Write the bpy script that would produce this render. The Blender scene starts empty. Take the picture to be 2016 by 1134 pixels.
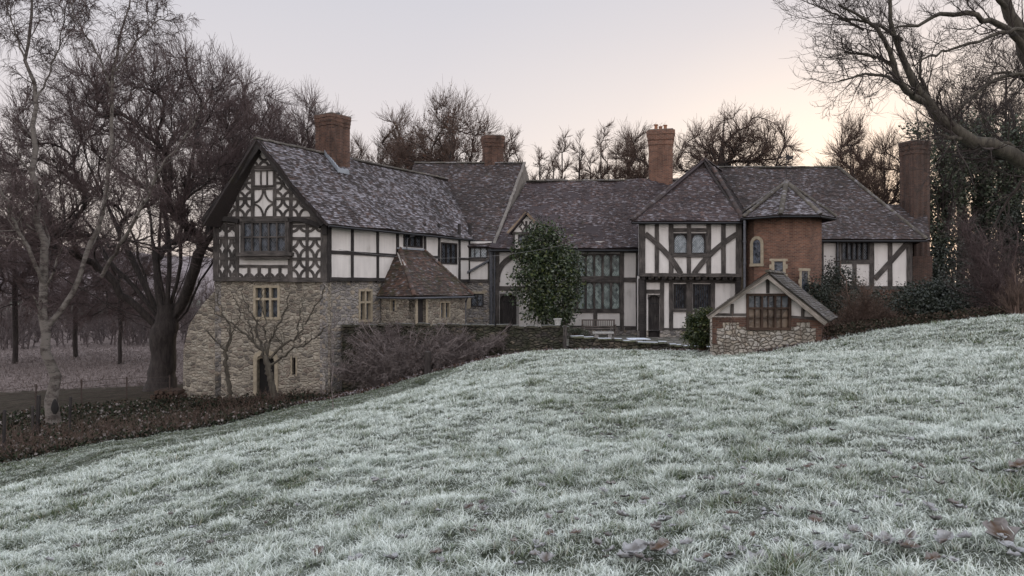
import bpy, math, random
import numpy as np
from mathutils import Vector, Matrix, noise
random.seed(7)
C = bpy.context.scene.collection
F = 1450.0; CX = 1008.0; HY = 565.0          # focal length and horizon of the view, used to take measurements

def P(px, py, Y): return Vector(((px-CX)/F*Y, Y, (HY-py)/F*Y))
def P2(px, Y): return Vector(((px-CX)/F*Y, Y))
R = random.random
def U(a, b): return a+(b-a)*random.random()

# ------------------------------------------------------------------ materials
def new_mat(name):
    m = bpy.data.materials.new(name); m.use_nodes = True
    nt = m.node_tree; b = nt.nodes['Principled BSDF']
    return m, nt, b
def N(nt, typ, ins=None, **props):
    n = nt.nodes.new(typ)
    for k, v in props.items(): setattr(n, k, v)
    for k, v in (ins or {}).items():
        s = n.inputs[k]
        if isinstance(v, bpy.types.NodeSocket): nt.links.new(v, s)
        else: s.default_value = v
    return n
def ramp(nt, fac, stops, interp='LINEAR'):
    n = nt.nodes.new('ShaderNodeValToRGB'); cr = n.color_ramp; cr.interpolation = interp
    while len(cr.elements) < len(stops): cr.elements.new(0.5)
    for e, (p, c) in zip(cr.elements, stops):
        e.position = p; e.color = (c[0], c[1], c[2], 1) if not isinstance(c, float) else (c, c, c, 1)
    nt.links.new(fac, n.inputs[0]); return n.outputs[0]
def mixc(nt, fac, a, b, mode='MIX'):
    n = nt.nodes.new('ShaderNodeMix'); n.data_type = 'RGBA'; n.blend_type = mode
    for idx, v in ((0, fac), (6, a), (7, b)):
        if isinstance(v, bpy.types.NodeSocket): nt.links.new(v, n.inputs[idx])
        elif idx == 0: n.inputs[0].default_value = v
        else: n.inputs[idx].default_value = (v[0], v[1], v[2], 1)
    return n.outputs[2]
def math_(nt, op, a, b=0.0, c=0.0, clamp=False):
    n = nt.nodes.new('ShaderNodeMath'); n.operation = op; n.use_clamp = clamp
    for i, v in enumerate((a, b, c)):
        if isinstance(v, bpy.types.NodeSocket): nt.links.new(v, n.inputs[i])
        else: n.inputs[i].default_value = v
    return n.outputs[0]
def coords(nt, kind='UV', scale=(1, 1, 1), rot=(0, 0, 0)):
    if kind == 'POS': v = nt.nodes.new('ShaderNodeNewGeometry').outputs['Position']
    else: v = nt.nodes.new('ShaderNodeTexCoord').outputs[kind]
    return N(nt, 'ShaderNodeMapping', {'Vector': v, 'Scale': scale, 'Rotation': rot}).outputs[0]
def noise_(nt, vec, scale, detail=4, rough=0.55, dist=0.0, out='Fac'):
    return N(nt, 'ShaderNodeTexNoise', {'Vector': vec, 'Scale': scale, 'Detail': detail, 'Roughness': rough, 'Distortion': dist}).outputs[out]
def bump(nt, b, h, dist=0.02, strength=1.0):
    n = N(nt, 'ShaderNodeBump', {'Height': h, 'Distance': dist, 'Strength': strength})
    nt.links.new(n.outputs[0], b.inputs['Normal'])
def setc(nt, b, c):
    if isinstance(c, bpy.types.NodeSocket): nt.links.new(c, b.inputs['Base Color'])
    else: b.inputs['Base Color'].default_value = (c[0], c[1], c[2], 1)

def mat_timber(name, dark, light, frost=0.0):
    m, nt, b = new_mat(name)
    g = noise_(nt, coords(nt, 'UV', (2.2, 38, 1)), 1.0, 5, 0.6, 0.4)
    big = noise_(nt, coords(nt, 'POS'), 1.7, 3)
    k = math_(nt, 'ADD', math_(nt, 'MULTIPLY', g, 0.65), math_(nt, 'MULTIPLY', big, 0.45))
    c = ramp(nt, k, [(0.34, [x*0.4 for x in dark]), (0.5, dark), (0.66, light), (0.8, [min(1, x*1.6) for x in light])])
    setc(nt, b, c); b.inputs['Roughness'].default_value = 0.85
    bump(nt, b, g, 0.02, 0.9); return m
def mat_plaster(name, col=(0.66, 0.63, 0.60)):
    m, nt, b = new_mat(name)
    v = coords(nt, 'POS')
    a = noise_(nt, v, 0.9, 5, 0.6); s = noise_(nt, coords(nt, 'POS', (3, 3, 0.35)), 1.4, 4, 0.6)
    k = math_(nt, 'ADD', math_(nt, 'MULTIPLY', a, 0.5), math_(nt, 'MULTIPLY', s, 0.5))
    c = ramp(nt, k, [(0.26, [col[0]*0.5, col[1]*0.49, col[2]*0.46]), (0.42, [x*0.86 for x in col]), (0.6, col), (0.75, [min(.8, x*1.08) for x in col])])
    setc(nt, b, c); b.inputs['Roughness'].default_value = 0.9
    bump(nt, b, noise_(nt, v, 9, 5, 0.65), 0.03, 0.35); return m
def mat_stone(name, cols, mortar, sx=3.2, sz=6.5, mossy=0.0, bumpd=0.05, mw=0.07):
    """Rubble or coursed stone, in metres of the wall's own UV."""
    m, nt, b = new_mat(name)
    uv = coords(nt, 'UV')
    dn = N(nt, 'ShaderNodeTexNoise', {'Vector': uv, 'Scale': 2.3, 'Detail': 3.0})
    dv = N(nt, 'ShaderNodeVectorMath', {0: dn.outputs['Color'], 1: (0.5, 0.5, 0.5)}, operation='SUBTRACT')
    dv2 = N(nt, 'ShaderNodeVectorMath', {0: dv.outputs[0], 'Scale': 0.32}, operation='SCALE')
    w = N(nt, 'ShaderNodeVectorMath', {0: uv, 1: dv2.outputs[0]}, operation='ADD')
    sc = N(nt, 'ShaderNodeVectorMath', {0: w.outputs[0], 1: (sx, sz, 1)}, operation='MULTIPLY').outputs[0]
    v1 = N(nt, 'ShaderNodeTexVoronoi', {'Vector': sc, 'Scale': 1.0, 'Randomness': 0.85}, voronoi_dimensions='2D')
    ve = N(nt, 'ShaderNodeTexVoronoi', {'Vector': sc, 'Scale': 1.0, 'Randomness': 0.85}, voronoi_dimensions='2D', feature='DISTANCE_TO_EDGE')
    sep = N(nt, 'ShaderNodeSeparateColor', {0: v1.outputs['Color']})
    n = len(cols); base = ramp(nt, sep.outputs[0], [(i/n, c) for i, c in enumerate(cols)], 'CONSTANT')
    fine = noise_(nt, coords(nt, 'POS'), 11, 5, 0.7)
    base = mixc(nt, 0.75, base, ramp(nt, fine, [(0.3, 0.45), (0.65, 1.25)]), 'MULTIPLY')
    edge = ramp(nt, math_(nt, 'ADD', ve.outputs['Distance'], math_(nt, 'MULTIPLY', math_(nt, 'SUBTRACT', fine, 0.5), 0.12)), [(mw*0.4, 1.0), (mw*1.7, 0.0)])
    c = mixc(nt, edge, base, mortar)
    big = noise_(nt, coords(nt, 'POS'), 0.55, 4, 0.6)
    c = mixc(nt, 0.6, c, ramp(nt, big, [(0.3, 0.6), (0.7, 1.25)]), 'MULTIPLY')
    if mossy:
        mo = noise_(nt, coords(nt, 'POS'), 2.1, 5, 0.7)
        c = mixc(nt, ramp(nt, mo, [(0.52-mossy*0.12, 0.0), (0.6, 0.9)]), c, (0.035, 0.04, 0.02))
    setc(nt, b, c); b.inputs['Roughness'].default_value = 0.95
    h = math_(nt, 'ADD', ramp(nt, ve.outputs['Distance'], [(0.0, 0.0), (0.22, 1.0)]), math_(nt, 'MULTIPLY', fine, 0.7))
    bump(nt, b, h, bumpd, 1.0); return m
def mat_brick(name, cols, mortar, scale=1.0, dark=0.3):
    m, nt, b = new_mat(name)
    uv = coords(nt, 'UV', (scale, scale, 1))
    def br(c1, c2, mo):
        n = N(nt, 'ShaderNodeTexBrick', {'Vector': uv, 'Color1': (*c1, 1), 'Color2': (*c2, 1), 'Mortar': (*mo, 1), 'Scale': 1.0, 'Mortar Size': 0.013,
              'Mortar Smooth': 0.3, 'Bias': 0.0, 'Brick Width': 0.235, 'Row Height': 0.076})
        n.offset = 0.5; return n
    a = br(cols[0], cols[1], mortar); a2 = br(cols[2], cols[3], mortar)
    big = noise_(nt, coords(nt, 'UV', (4, 13, 1)), 1.0, 3, 0.7)
    c = mixc(nt, ramp(nt, big, [(0.42, 0.0), (0.58, 1.0)]), a.outputs[0], a2.outputs[0])
    st = noise_(nt, coords(nt, 'POS', (1, 1, 0.5)), 1.2, 5, 0.65)
    c = mixc(nt, 0.85, c, ramp(nt, st, [(0.3, dark), (0.55, 1.0), (0.75, 1.3)]), 'MULTIPLY')
    setc(nt, b, c); b.inputs['Roughness'].default_value = 0.92
    bump(nt, b, math_(nt, 'SUBTRACT', math_(nt, 'MULTIPLY', noise_(nt, coords(nt, 'POS'), 25, 3), 0.5), a.outputs['Fac']), 0.012, 1.0); return m
def mat_tiles(name, cols, frostc, frost, moss=0.2):
    """Clay tiles: every tile carries its own random value (attribute tc), frost lies in streaks along the courses."""
    m, nt, b = new_mat(name)
    at = N(nt, 'ShaderNodeAttribute', attribute_name='tc').outputs['Color']
    sep = N(nt, 'ShaderNodeSeparateColor', {0: at})
    n = len(cols); c = ramp(nt, sep.outputs[0], [(i/(n-1), x) for i, x in enumerate(cols)])
    fine = noise_(nt, coords(nt, 'POS'), 17, 4, 0.7)
    c = mixc(nt, 0.7, c, ramp(nt, fine, [(0.3, 0.5), (0.7, 1.4)]), 'MULTIPLY')
    big = noise_(nt, coords(nt, 'POS'), 0.5, 4, 0.6)
    c = mixc(nt, 0.8, c, ramp(nt, big, [(0.3, 0.55), (0.68, 1.25)]), 'MULTIPLY')
    mo = noise_(nt, coords(nt, 'POS'), 1.6, 5, 0.7)
    c = mixc(nt, ramp(nt, mo, [(0.62-moss*0.2, 0.0), (0.75-moss*0.2, 0.75)]), c, (0.045, 0.042, 0.02))
    uvs = N(nt, 'ShaderNodeSeparateXYZ', {0: nt.nodes.new('ShaderNodeTexCoord').outputs['UV']})
    vec = N(nt, 'ShaderNodeCombineXYZ', {0: math_(nt, 'MULTIPLY', uvs.outputs[0], 3.4), 1: math_(nt, 'MULTIPLY', sep.outputs[2], 300.0)}).outputs[0]
    st = N(nt, 'ShaderNodeTexNoise', {'Vector': vec, 'Scale': 1.0, 'Detail': 2.0}, noise_dimensions='2D').outputs['Fac']
    fr = math_(nt, 'ADD', math_(nt, 'MULTIPLY', st, 0.75), math_(nt, 'MULTIPLY', sep.outputs[1], 0.30))
    fr = math_(nt, 'ADD', fr, math_(nt, 'MULTIPLY', math_(nt, 'SUBTRACT', big, 0.5), 0.30))
    fr = math_(nt, 'ADD', fr, math_(nt, 'MULTIPLY', math_(nt, 'SUBTRACT', fine, 0.5), 0.22))
    t = 0.86-frost*0.5
    c = mixc(nt, ramp(nt, fr, [(t-0.10, 0.0), (t+0.22, 0.8)]), c, frostc)
    setc(nt, b, c); b.inputs['Roughness'].default_value = 0.8
    bump(nt, b, fine, 0.012, 0.6); return m
def mat_glass(name, dark, light, cell=0.11, amt=0.5, rough=0.12):
    """Old leaded glass: small diamond quarries, each tilted a little, its tone or reflection put into the colour."""
    m, nt, b = new_mat(name)
    uv = coords(nt, 'UV', (1/cell, 0.75/cell, 1), (0, 0, math.radians(45)))
    fl = N(nt, 'ShaderNodeVectorMath', {0: uv}, operation='FLOOR').outputs[0]
    wn = N(nt, 'ShaderNodeTexWhiteNoise', {'Vector': fl})
    big = noise_(nt, coords(nt, 'POS'), 1.5, 3)
    k = math_(nt, 'ADD', math_(nt, 'MULTIPLY', wn.outputs['Value'], 0.6), math_(nt, 'MULTIPLY', big, 0.5))
    setc(nt, b, ramp(nt, k, [(0.55-amt*0.4, dark), (0.95-amt*0.2, light)]))
    b.inputs['Roughness'].default_value = rough; b.inputs['Specular IOR Level'].default_value = 0.6
    h = math_(nt, 'ADD', math_(nt, 'MULTIPLY', wn.outputs['Value'], 0.6), noise_(nt, coords(nt, 'POS'), 8, 2))
    bump(nt, b, h, 0.03, 0.8); return m
def mat_plain(name, col, rough=0.8, var=0.35, scale=6, metal=0.0, frost=0.0):
    m, nt, b = new_mat(name)
    k = noise_(nt, coords(nt, 'POS'), scale, 5, 0.65)
    c = ramp(nt, k, [(0.3, [x*(1-var) for x in col]), (0.7, [min(1, x*(1+var)) for x in col])])
    if frost:
        geo = nt.nodes.new('ShaderNodeNewGeometry')
        sep = N(nt, 'ShaderNodeSeparateXYZ', {0: geo.outputs['Normal']})
        f = math_(nt, 'MULTIPLY', math_(nt, 'ADD', sep.outputs[2], math_(nt, 'MULTIPLY', math_(nt, 'SUBTRACT', noise_(nt, coords(nt, 'POS'), 9, 4), 0.5), 1.2)), frost, clamp=True)
        c = mixc(nt, f, c, (0.5, 0.53, 0.58))
    setc(nt, b, c); b.inputs['Roughness'].default_value = rough; b.inputs['Metallic'].default_value = metal
    bump(nt, b, k, 0.01, 0.4); return m
def mat_bark(name, dark, light, scale=(9, 9, 2.0), pale=None):
    m, nt, b = new_mat(name)
    k = noise_(nt, coords(nt, 'POS', scale), 1.0, 5, 0.65, 0.6)
    c = ramp(nt, k, [(0.35, dark), (0.62, light)])
    if pale:
        q = noise_(nt, coords(nt, 'POS', (1.6, 1.6, 3.5)), 1.3, 5, 0.7)
        c = mixc(nt, ramp(nt, q, [(0.42, 0.0), (0.54, 1.0)]), c, pale)
    setc(nt, b, c); b.inputs['Roughness'].default_value = 0.9
    bump(nt, b, k, 0.03, 0.8); return m
def mat_attr(name, rough=0.7, spec=0.3, trans=0.0):
    """Colour carried per leaf or blade."""
    m, nt, b = new_mat(name)
    at = N(nt, 'ShaderNodeAttribute', attribute_name='lc').outputs['Color']
    setc(nt, b, at); b.inputs['Roughness'].default_value = rough
    b.inputs['Specular IOR Level'].default_value = spec
    if trans:
        t = N(nt, 'ShaderNodeBsdfTranslucent', {'Color': at})
        mx = N(nt, 'ShaderNodeMixShader', {0: trans, 1: b.outputs[0], 2: t.outputs[0]})
        nt.links.new(mx.outputs[0], nt.nodes['Material Output'].inputs['Surface'])
    return m

# ------------------------------------------------------------------ objects
def put(o, parent=None):
    C.objects.link(o)
    if parent is not None:
        o.parent = parent
        if parent.type == 'EMPTY': o.location = -Vector(parent.location)
    return o
def tag(o, label=None, cat=None, group=None, kind=None):
    if label: o['label'] = label
    if cat: o['category'] = cat
    if group: o['group'] = group
    if kind: o['kind'] = kind
    return o
def thing(name, loc, label, cat, group=None):
    o = bpy.data.objects.new(name, None); o.location = loc; o.empty_display_size = 0.3
    C.objects.link(o); return tag(o, label, cat, group)

class MB:
    def __init__(s): s.v = []; s.f = []; s.uv = []; s.col = []
    def face(s, pts, uvs=None, col=None):
        n = len(s.v); s.v += [tuple(p) for p in pts]; s.f.append(tuple(range(n, n+len(pts))))
        if uvs is None:
            a, b = Vector(pts[0]), Vector(pts[1]); nrm = (b-a).cross(Vector(pts[2])-a)
            if abs(nrm.z) > 0.9*nrm.length: uvs = [(p[0], p[1]) for p in pts]
            else:
                h = Vector((-nrm.y, nrm.x, 0)).normalized() if nrm.length else Vector((1, 0, 0))
                k = nrm.normalized().cross(h) if nrm.length else Vector((0, 0, 1))
                if k.z < 0: k = -k
                uvs = [(Vector(p).dot(h), Vector(p).dot(k)) for p in pts]
        s.uv += [tuple(u) for u in uvs]; s.col += [col or (0.5, 0.5, 0.5)]*len(pts)
    def box(s, o, a, b, c, uo=None, col=None):
        """Box from corner o along vectors a, b, c; UV u runs along a (the length)."""
        o, a, b, c = Vector(o), Vector(a), Vector(b), Vector(c)
        if a.cross(b).dot(c) < 0: b, c = c, b
        la, lb, lc = a.length, b.length, c.length; u0 = R()*20 if uo is None else uo; v0 = R()*20 if uo is None else 0
        def q(p0, e1, e2, l1, l2): s.face([p0, p0+e1, p0+e1+e2, p0+e2], [(u0, v0), (u0+l1, v0), (u0+l1, v0+l2), (u0, v0+l2)], col)
        q(o, b, a, lb, la); s.uv[-4:] = [(u0, v0), (u0, v0+lb), (u0+la, v0+lb), (u0+la, v0)]
        q(o+c, a, b, la, lb); q(o, a, c, la, lc); q(o+b, c, a, lc, la); s.uv[-4:] = [(u0, v0), (u0, v0+lc), (u0+la, v0+lc), (u0+la, v0)]
        q(o, c, b, lc, lb); q(o+a, b, c, lb, lc)
    def prism(s, poly, ext):
        """Closed prism: polygon (list of points) pushed by vector ext."""
        ext = Vector(ext); p = [Vector(x) for x in poly]
        nr = Vector((0, 0, 0))
        for i in range(len(p)): nr += p[i].cross(p[(i+1) % len(p)])
        if nr.dot(ext) > 0: p = p[::-1]
        s.face(p); q = [x+ext for x in p]; s.face(q[::-1])
        for i in range(len(p)):
            j = (i+1) % len(p); s.face([p[j], p[i], q[i], q[j]])
    def lathe(s, c, prof, n=10, ang0=0.0, sx=1.0, sy=1.0):
        c = Vector(c); rings = []
        for r, z in prof:
            rings.append([c+Vector((math.cos(ang0+2*math.pi*k/n)*r*sx, math.sin(ang0+2*math.pi*k/n)*r*sy, z)) for k in range(n)])
        per = 0
        for i in range(len(rings)-1):
            w = 2*math.pi*max(prof[i][0], prof[i+1][0], 0.01)/n
            for k in range(n):
                k2 = (k+1) % n
                s.face([rings[i][k], rings[i][k2], rings[i+1][k2], rings[i+1][k]], [(k*w, prof[i][1]), ((k+1)*w, prof[i][1]), ((k+1)*w, prof[i+1][1]), (k*w, prof[i+1][1])])
        s.face(rings[-1]); s.face(rings[0][::-1])
    def tube(s, pts, r, n=6):
        pts = [Vector(p) for p in pts]; rings = []
        for i, p in enumerate(pts):
            t = (pts[min(i+1, len(pts)-1)]-pts[max(i-1, 0)]).normalized()
            ref = Vector((0, 0, 1)) if abs(t.z) < 0.9 else Vector((1, 0, 0))
            a = t.cross(ref).normalized(); b = t.cross(a)
            rr = r if not isinstance(r, (list, tuple)) else r[i]
            rings.append([p+(a*math.cos(2*math.pi*k/n)+b*math.sin(2*math.pi*k/n))*rr for k in range(n)])
        for i in range(len(rings)-1):
            for k in range(n): s.face([rings[i][k], rings[i][(k+1) % n], rings[i+1][(k+1) % n], rings[i+1][k]])
        s.face(rings[0][::-1]); s.face(rings[-1])
    def mesh(s, name, mat, smooth=False):
        me = bpy.data.meshes.new(name); me.from_pydata(s.v, [], s.f)
        ul = me.uv_layers.new(name='UVMap'); ul.data.foreach_set('uv', np.array(s.uv, dtype=np.float32).ravel())
        ca = me.attributes.new('tc', 'FLOAT_COLOR', 'CORNER')
        cc = np.ones((len(s.col), 4), dtype=np.float32); cc[:, :3] = s.col; ca.data.foreach_set('color', cc.ravel())
        me.materials.append(mat)
        if smooth: me.polygons.foreach_set('use_smooth', [True]*len(me.polygons))
        me.update(); return me
    def build(s, name, mat, parent=None, label=None, smooth=False):
        o = bpy.data.objects.new(name, s.mesh(name, mat, smooth)); put(o, parent)
        if label: o['label'] = label
        return o

def np_mesh(name, verts, faces, mat, parent=None, smooth=True, col=None):
    me = bpy.data.meshes.new(name); k = faces.shape[1]; nf = len(faces)
    me.vertices.add(len(verts)); me.vertices.foreach_set('co', np.ascontiguousarray(verts, dtype=np.float32).ravel())
    me.loops.add(nf*k); me.loops.foreach_set('vertex_index', np.ascontiguousarray(faces, dtype=np.int32).ravel())
    me.polygons.add(nf); me.polygons.foreach_set('loop_start', np.arange(0, nf*k, k, dtype=np.int32))
    me.polygons.foreach_set('use_smooth', np.full(nf, smooth))
    if col is not None:
        ca = me.attributes.new('lc', 'FLOAT_COLOR', 'POINT'); cc = np.ones((len(verts), 4), dtype=np.float32); cc[:, :3] = col
        ca.data.foreach_set('color', cc.ravel())
    me.materials.append(mat); me.update(calc_edges=True)
    o = bpy.data.objects.new(name, me); put(o, parent); return o

# ------------------------------------------------------------------ walls
class Wall:
    """A vertical plane through plan points A and B, outward normal towards the meadow."""
    def __init__(s, A, B, off=0.0):
        A, B = Vector(A), Vector(B); s.d = (B-A).normalized(); s.n = Vector((s.d.y, -s.d.x))
        s.A = A+s.n*off; s.L = (B-A).length
        s.d3 = Vector((s.d.x, s.d.y, 0)); s.n3 = Vector((s.n.x, s.n.y, 0))
    def off(s, o): return Wall(s.A+s.n*o, s.A+s.n*o+s.d*s.L)
    def s_(s, px):
        k = (px-CX)/F   # (A.x + d.x t) = k (A.y + d.y t)
        return (k*s.A.y-s.A.x)/(s.d.x-k*s.d.y)
    def sz(s, px, py):
        t = s.s_(px); Y = s.A.y+s.d.y*t; return t, (HY-py)/F*Y
    def pt(s, t, z, o=0.0): return Vector((s.A.x+s.d.x*t+s.n.x*o, s.A.y+s.d.y*t+s.n.y*o, z))
    def rect(s, x0, y0, x1, y1):
        t0, t1 = s.s_(x0), s.s_(x1); Y = s.A.y+s.d.y*(t0+t1)/2
        return t0, (HY-y1)/F*Y, t1, (HY-y0)/F*Y

def slab(mb, w, r, out, back, uo=None):
    t0, z0, t1, z1 = r
    mb.box(w.pt(t0, z0, -back), w.d3*(t1-t0), Vector((0, 0, z1-z0)), w.n3*(out+back), uo)
def slabv(mb, w, r, out, back):      # grain upright
    t0, z0, t1, z1 = r
    mb.box(w.pt(t0, z0, -back), Vector((0, 0, z1-z0)), w.d3*(t1-t0), w.n3*(out+back))
def wall_grid(mb, w, s0, s1, z0, z1, holes, reveal=0.18, thick=0.3):
    """Wall sheet with rectangular openings (with reveals), and a back so that it has thickness."""
    xs = sorted({s0, s1, *[h[0] for h in holes], *[h[2] for h in holes]}); zs = sorted({z0, z1, *[h[1] for h in holes], *[h[3] for h in holes]})
    for i in range(len(xs)-1):
        for j in range(len(zs)-1):
            a, b, c, d = xs[i], zs[j], xs[i+1], zs[j+1]; mx, mz = (a+c)/2, (b+d)/2
            if any(h[0] < mx < h[2] and h[1] < mz < h[3] for h in holes): continue
            mb.face([w.pt(a, b), w.pt(c, b), w.pt(c, d), w.pt(a, d)], [(a, b), (c, b), (c, d), (a, d)])
    for a, b, c, d in holes:
        r = -reveal
        mb.face([w.pt(a, b), w.pt(a, d), w.pt(a, d, r), w.pt(a, b, r)], [(0, b), (0, d), (reveal, d), (reveal, b)])
        mb.face([w.pt(c, b), w.pt(c, b, r), w.pt(c, d, r), w.pt(c, d)], [(0, b), (reveal, b), (reveal, d), (0, d)])
        mb.face([w.pt(a, b), w.pt(a, b, r), w.pt(c, b, r), w.pt(c, b)], [(a, 0), (a, reveal), (c, reveal), (c, 0)])
        mb.face([w.pt(a, d), w.pt(c, d), w.pt(c, d, r), w.pt(a, d, r)], [(a, 0), (c, 0), (c, reveal), (a, reveal)])
    for s in (s0, s1):
        mb.face([w.pt(s, z0), w.pt(s, z1), w.pt(s, z1, -thick), w.pt(s, z0, -thick)])
    mb.face([w.pt(s0, z1), w.pt(s1, z1), w.pt(s1, z1, -thick), w.pt(s0, z1, -thick)])
    mb.face([w.pt(s1, z0, -thick), w.pt(s0, z0, -thick), w.pt(s0, z1, -thick), w.pt(s1, z1, -thick)])
def strip(mb, w, sz, wd, out=0.04, back=0.04, jit=0.008, clip=None):
    """A timber along a line of (s, z) wall points: a slightly uneven squared beam."""
    if len(sz) == 2:
        (a, b), (c, d) = sz; L = math.hypot(c-a, d-b); n = max(1, int(L/0.5))
        sz = [(a+(c-a)*i/n, b+(d-b)*i/n) for i in range(n+1)]
    runs = [[]]
    for p in sz:
        if clip is None or clip(*p): runs[-1].append(p)
        elif runs[-1]: runs.append([])
    for run in runs:
        if len(run) < 2: continue
        u = R()*30; v0 = R()*30; st = []
        for i, p in enumerate(run):
            q0, q1 = run[max(i-1, 0)], run[min(i+1, len(run)-1)]
            dx, dz = q1[0]-q0[0], q1[1]-q0[1]; l = math.hypot(dx, dz) or 1; nx, nz = -dz/l, dx/l
            h1 = wd/2+U(-jit, jit); h2 = wd/2+U(-jit, jit); oo = out+U(-.004, .004)
            A, B = (p[0]+nx*h1, p[1]+nz*h1), (p[0]-nx*h2, p[1]-nz*h2)
            if i: u += math.hypot(p[0]-run[i-1][0], p[1]-run[i-1][1])
            st.append((w.pt(*A, oo), w.pt(*B, oo), w.pt(*B, -back), w.pt(*A, -back), u))
        for a, b in zip(st, st[1:]):
            for k, (vv0, vv1) in enumerate(((0, wd), (wd, wd+.1), (wd+.1, wd+.2), (wd+.2, wd+.3))):
                k2 = (k+1) % 4
                mb.face([a[k], a[k2], b[k2], b[k]], [(a[4], v0+vv0), (a[4], v0+vv1), (b[4], v0+vv1), (b[4], v0+vv0)])
        mb.face([st[0][3], st[0][2], st[0][1], st[0][0]]); mb.face([st[-1][k] for k in range(4)])
def beam(mb, w, p, q, wpx, out=0.04, back=0.04, clip=None, jit=0.01):
    """Straight timber between two measured points; width given in photo pixels."""
    a, b = w.sz(*p), w.sz(*q); Y = w.A.y+w.d.y*(a[0]+b[0])/2
    strip(mb, w, [a, b], wpx/F*Y, out, back, jit, clip)
def curve(mb, w, pts, wpx, out=0.04, back=0.04, clip=None, n=10):
    P_ = [Vector(w.sz(*p)) for p in pts]; res = []
    if len(P_) == 3:
        for i in range(n+1):
            t = i/n; q = P_[0]*(1-t)**2+(2*P_[1]-P_[0]/2-P_[2]/2)*2*t*(1-t)+P_[2]*t*t; res.append((q.x, q.y))
    else: res = [(q.x, q.y) for q in P_]
    Y = w.A.y+w.d.y*P_[0].x; strip(mb, w, res, wpx/F*Y, out, back, 0.006, clip)
def quad_arcs(mb, w, x0, y0, x1, y1, wd=0.085, out=0.03, which='abcd', clip=None, k=0.5):
    t0, z0, t1, z1 = w.rect(x0, y0, x1, y1); rx, rz = (t1-t0)*k, (z1-z0)*k
    for c, (cx, cz, a0) in {'a': (t0, z0, 0), 'b': (t1, z0, 90), 'c': (t1, z1, 180), 'd': (t0, z1, 270)}.items():
        if c in which:
            strip(mb, w, [(cx+math.cos(math.radians(a0+90*i/8))*(rx-wd*.45), cz+math.sin(math.radians(a0+90*i/8))*(rz-wd*.45)) for i in range(9)], wd, out, 0.02, 0.004, clip)
def lattice(mb, w, r, off, sp=0.11, th=0.009, asp=1.35):
    """Diamond lead cames clipped to the rectangle r."""
    t0, z0, t1, z1 = r; W, H = t1-t0, z1-z0
    for sg in (1, -1):
        k = -H/asp
        while k < W+H/asp:
            # line t = k + sg*z/asp (sg=1) or t = k + (H - z)/asp
            pts = []
            for zz in (0, H):
                pts.append((k+(zz/asp if sg == 1 else (H-zz)/asp), zz))
            (a, za), (b, zb) = pts
            # clip in t
            def atT(T): f = (T-a)/(b-a) if abs(b-a) > 1e-9 else 0; return za+(zb-za)*f
            lo, hi = (0.0, W)
            A, B = (a, za), (b, zb)
            if max(a, b) > lo and min(a, b) < hi:
                if A[0] < lo: A = (lo, atT(lo))
                if A[0] > hi: A = (hi, atT(hi))
                if B[0] < lo: B = (lo, atT(lo))
                if B[0] > hi: B = (hi, atT(hi))
                if math.hypot(A[0]-B[0], A[1]-B[1]) > 0.02:
                    p0, p1 = w.pt(t0+A[0], z0+A[1], off), w.pt(t0+B[0], z0+B[1], off)
                    dd = (p1-p0).normalized(); side = dd.cross(w.n3)*th
                    mb.box(p0-side/2*1, p1-p0, side, w.n3*0.008, 0)
            k += sp
def window(w, rpx, cols, rows, parent, mf, mg, ml=None, fr=0.07, mul=0.05, depth=0.12, out=0.03, label=None, rfrac=None, sp=0.11, bars=None, arch=False, lt=0.010, name='window'):
    """window > pane, lattice : frame, mullions and transoms real, glass set back."""
    r = w.rect(*rpx) if len(rpx) == 4 else rpx[0]
    t0, z0, t1, z1 = r; mb = MB(); e = 0.002
    slabv(mb, w, (t0-e, z0-e, t0+fr, z1+e), out, depth); slabv(mb, w, (t1-fr, z0-e, t1+e, z1+e), out, depth)
    slab(mb, w, (t0+fr, z0-e, t1-fr, z0+fr), out+.01, depth); slab(mb, w, (t0+fr, z1-fr, t1-fr, z1+e), out-.005, depth)
    W = t1-t0-2*fr; xs = [t0+fr+W*i/cols for i in range(cols+1)]
    zs = [z0+fr+(z1-z0-2*fr)*(i/rows) for i in range(rows+1)]
    if rfrac: zs[1] = z0+(z1-z0)*rfrac
    for x in xs[1:-1]: slabv(mb, w, (x-mul/2, z0+fr, x+mul/2, z1-fr), out-.012, depth-.005)
    for z in zs[1:-1]:
        for a, b in zip(xs, xs[1:]): slab(mb, w, (a+mul/2*(a != xs[0]), z-mul/2, b-mul/2*(b != xs[-1]), z+mul/2), out-.018, depth-.01)
    if arch:
        for a, b in zip(xs, xs[1:]):
            rr = (b-a)/2-mul/2; cx = (a+b)/2; zc = zs[-1]-rr
            for sg in (-1, 1):
                poly = [w.pt(cx+sg*rr*1.02, zc, -depth+.03), w.pt(cx+sg*rr*1.02, zs[-1]+.01, -depth+.03), w.pt(cx, zs[-1]+.01, -depth+.03)]
                poly += [w.pt(cx+sg*rr*math.sin(q), zc+rr*math.cos(q), -depth+.03) for q in [math.pi/2*i/6 for i in range(7)]][:-1]
                mb.prism(poly, w.n3*(depth-.045))
    fo = mb.build(name, mf, parent, label)
    g = MB(); g.face([w.pt(t0+fr*.5, z0+fr*.5, -depth+.02), w.pt(t1-fr*.5, z0+fr*.5, -depth+.02), w.pt(t1-fr*.5, z1-fr*.5, -depth+.02), w.pt(t0+fr*.5, z1-fr*.5, -depth+.02)],
                     [(0, 0), (t1-t0-fr, 0), (t1-t0-fr, z1-z0-fr), (0, z1-z0-fr)])
    g.build('pane', mg, fo)
    if ml:
        l = MB(); lattice(l, w, (t0+fr, z0+fr, t1-fr, z1-fr), -depth+.024, sp, lt); l.build('lattice', ml, fo)
    return fo

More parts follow.
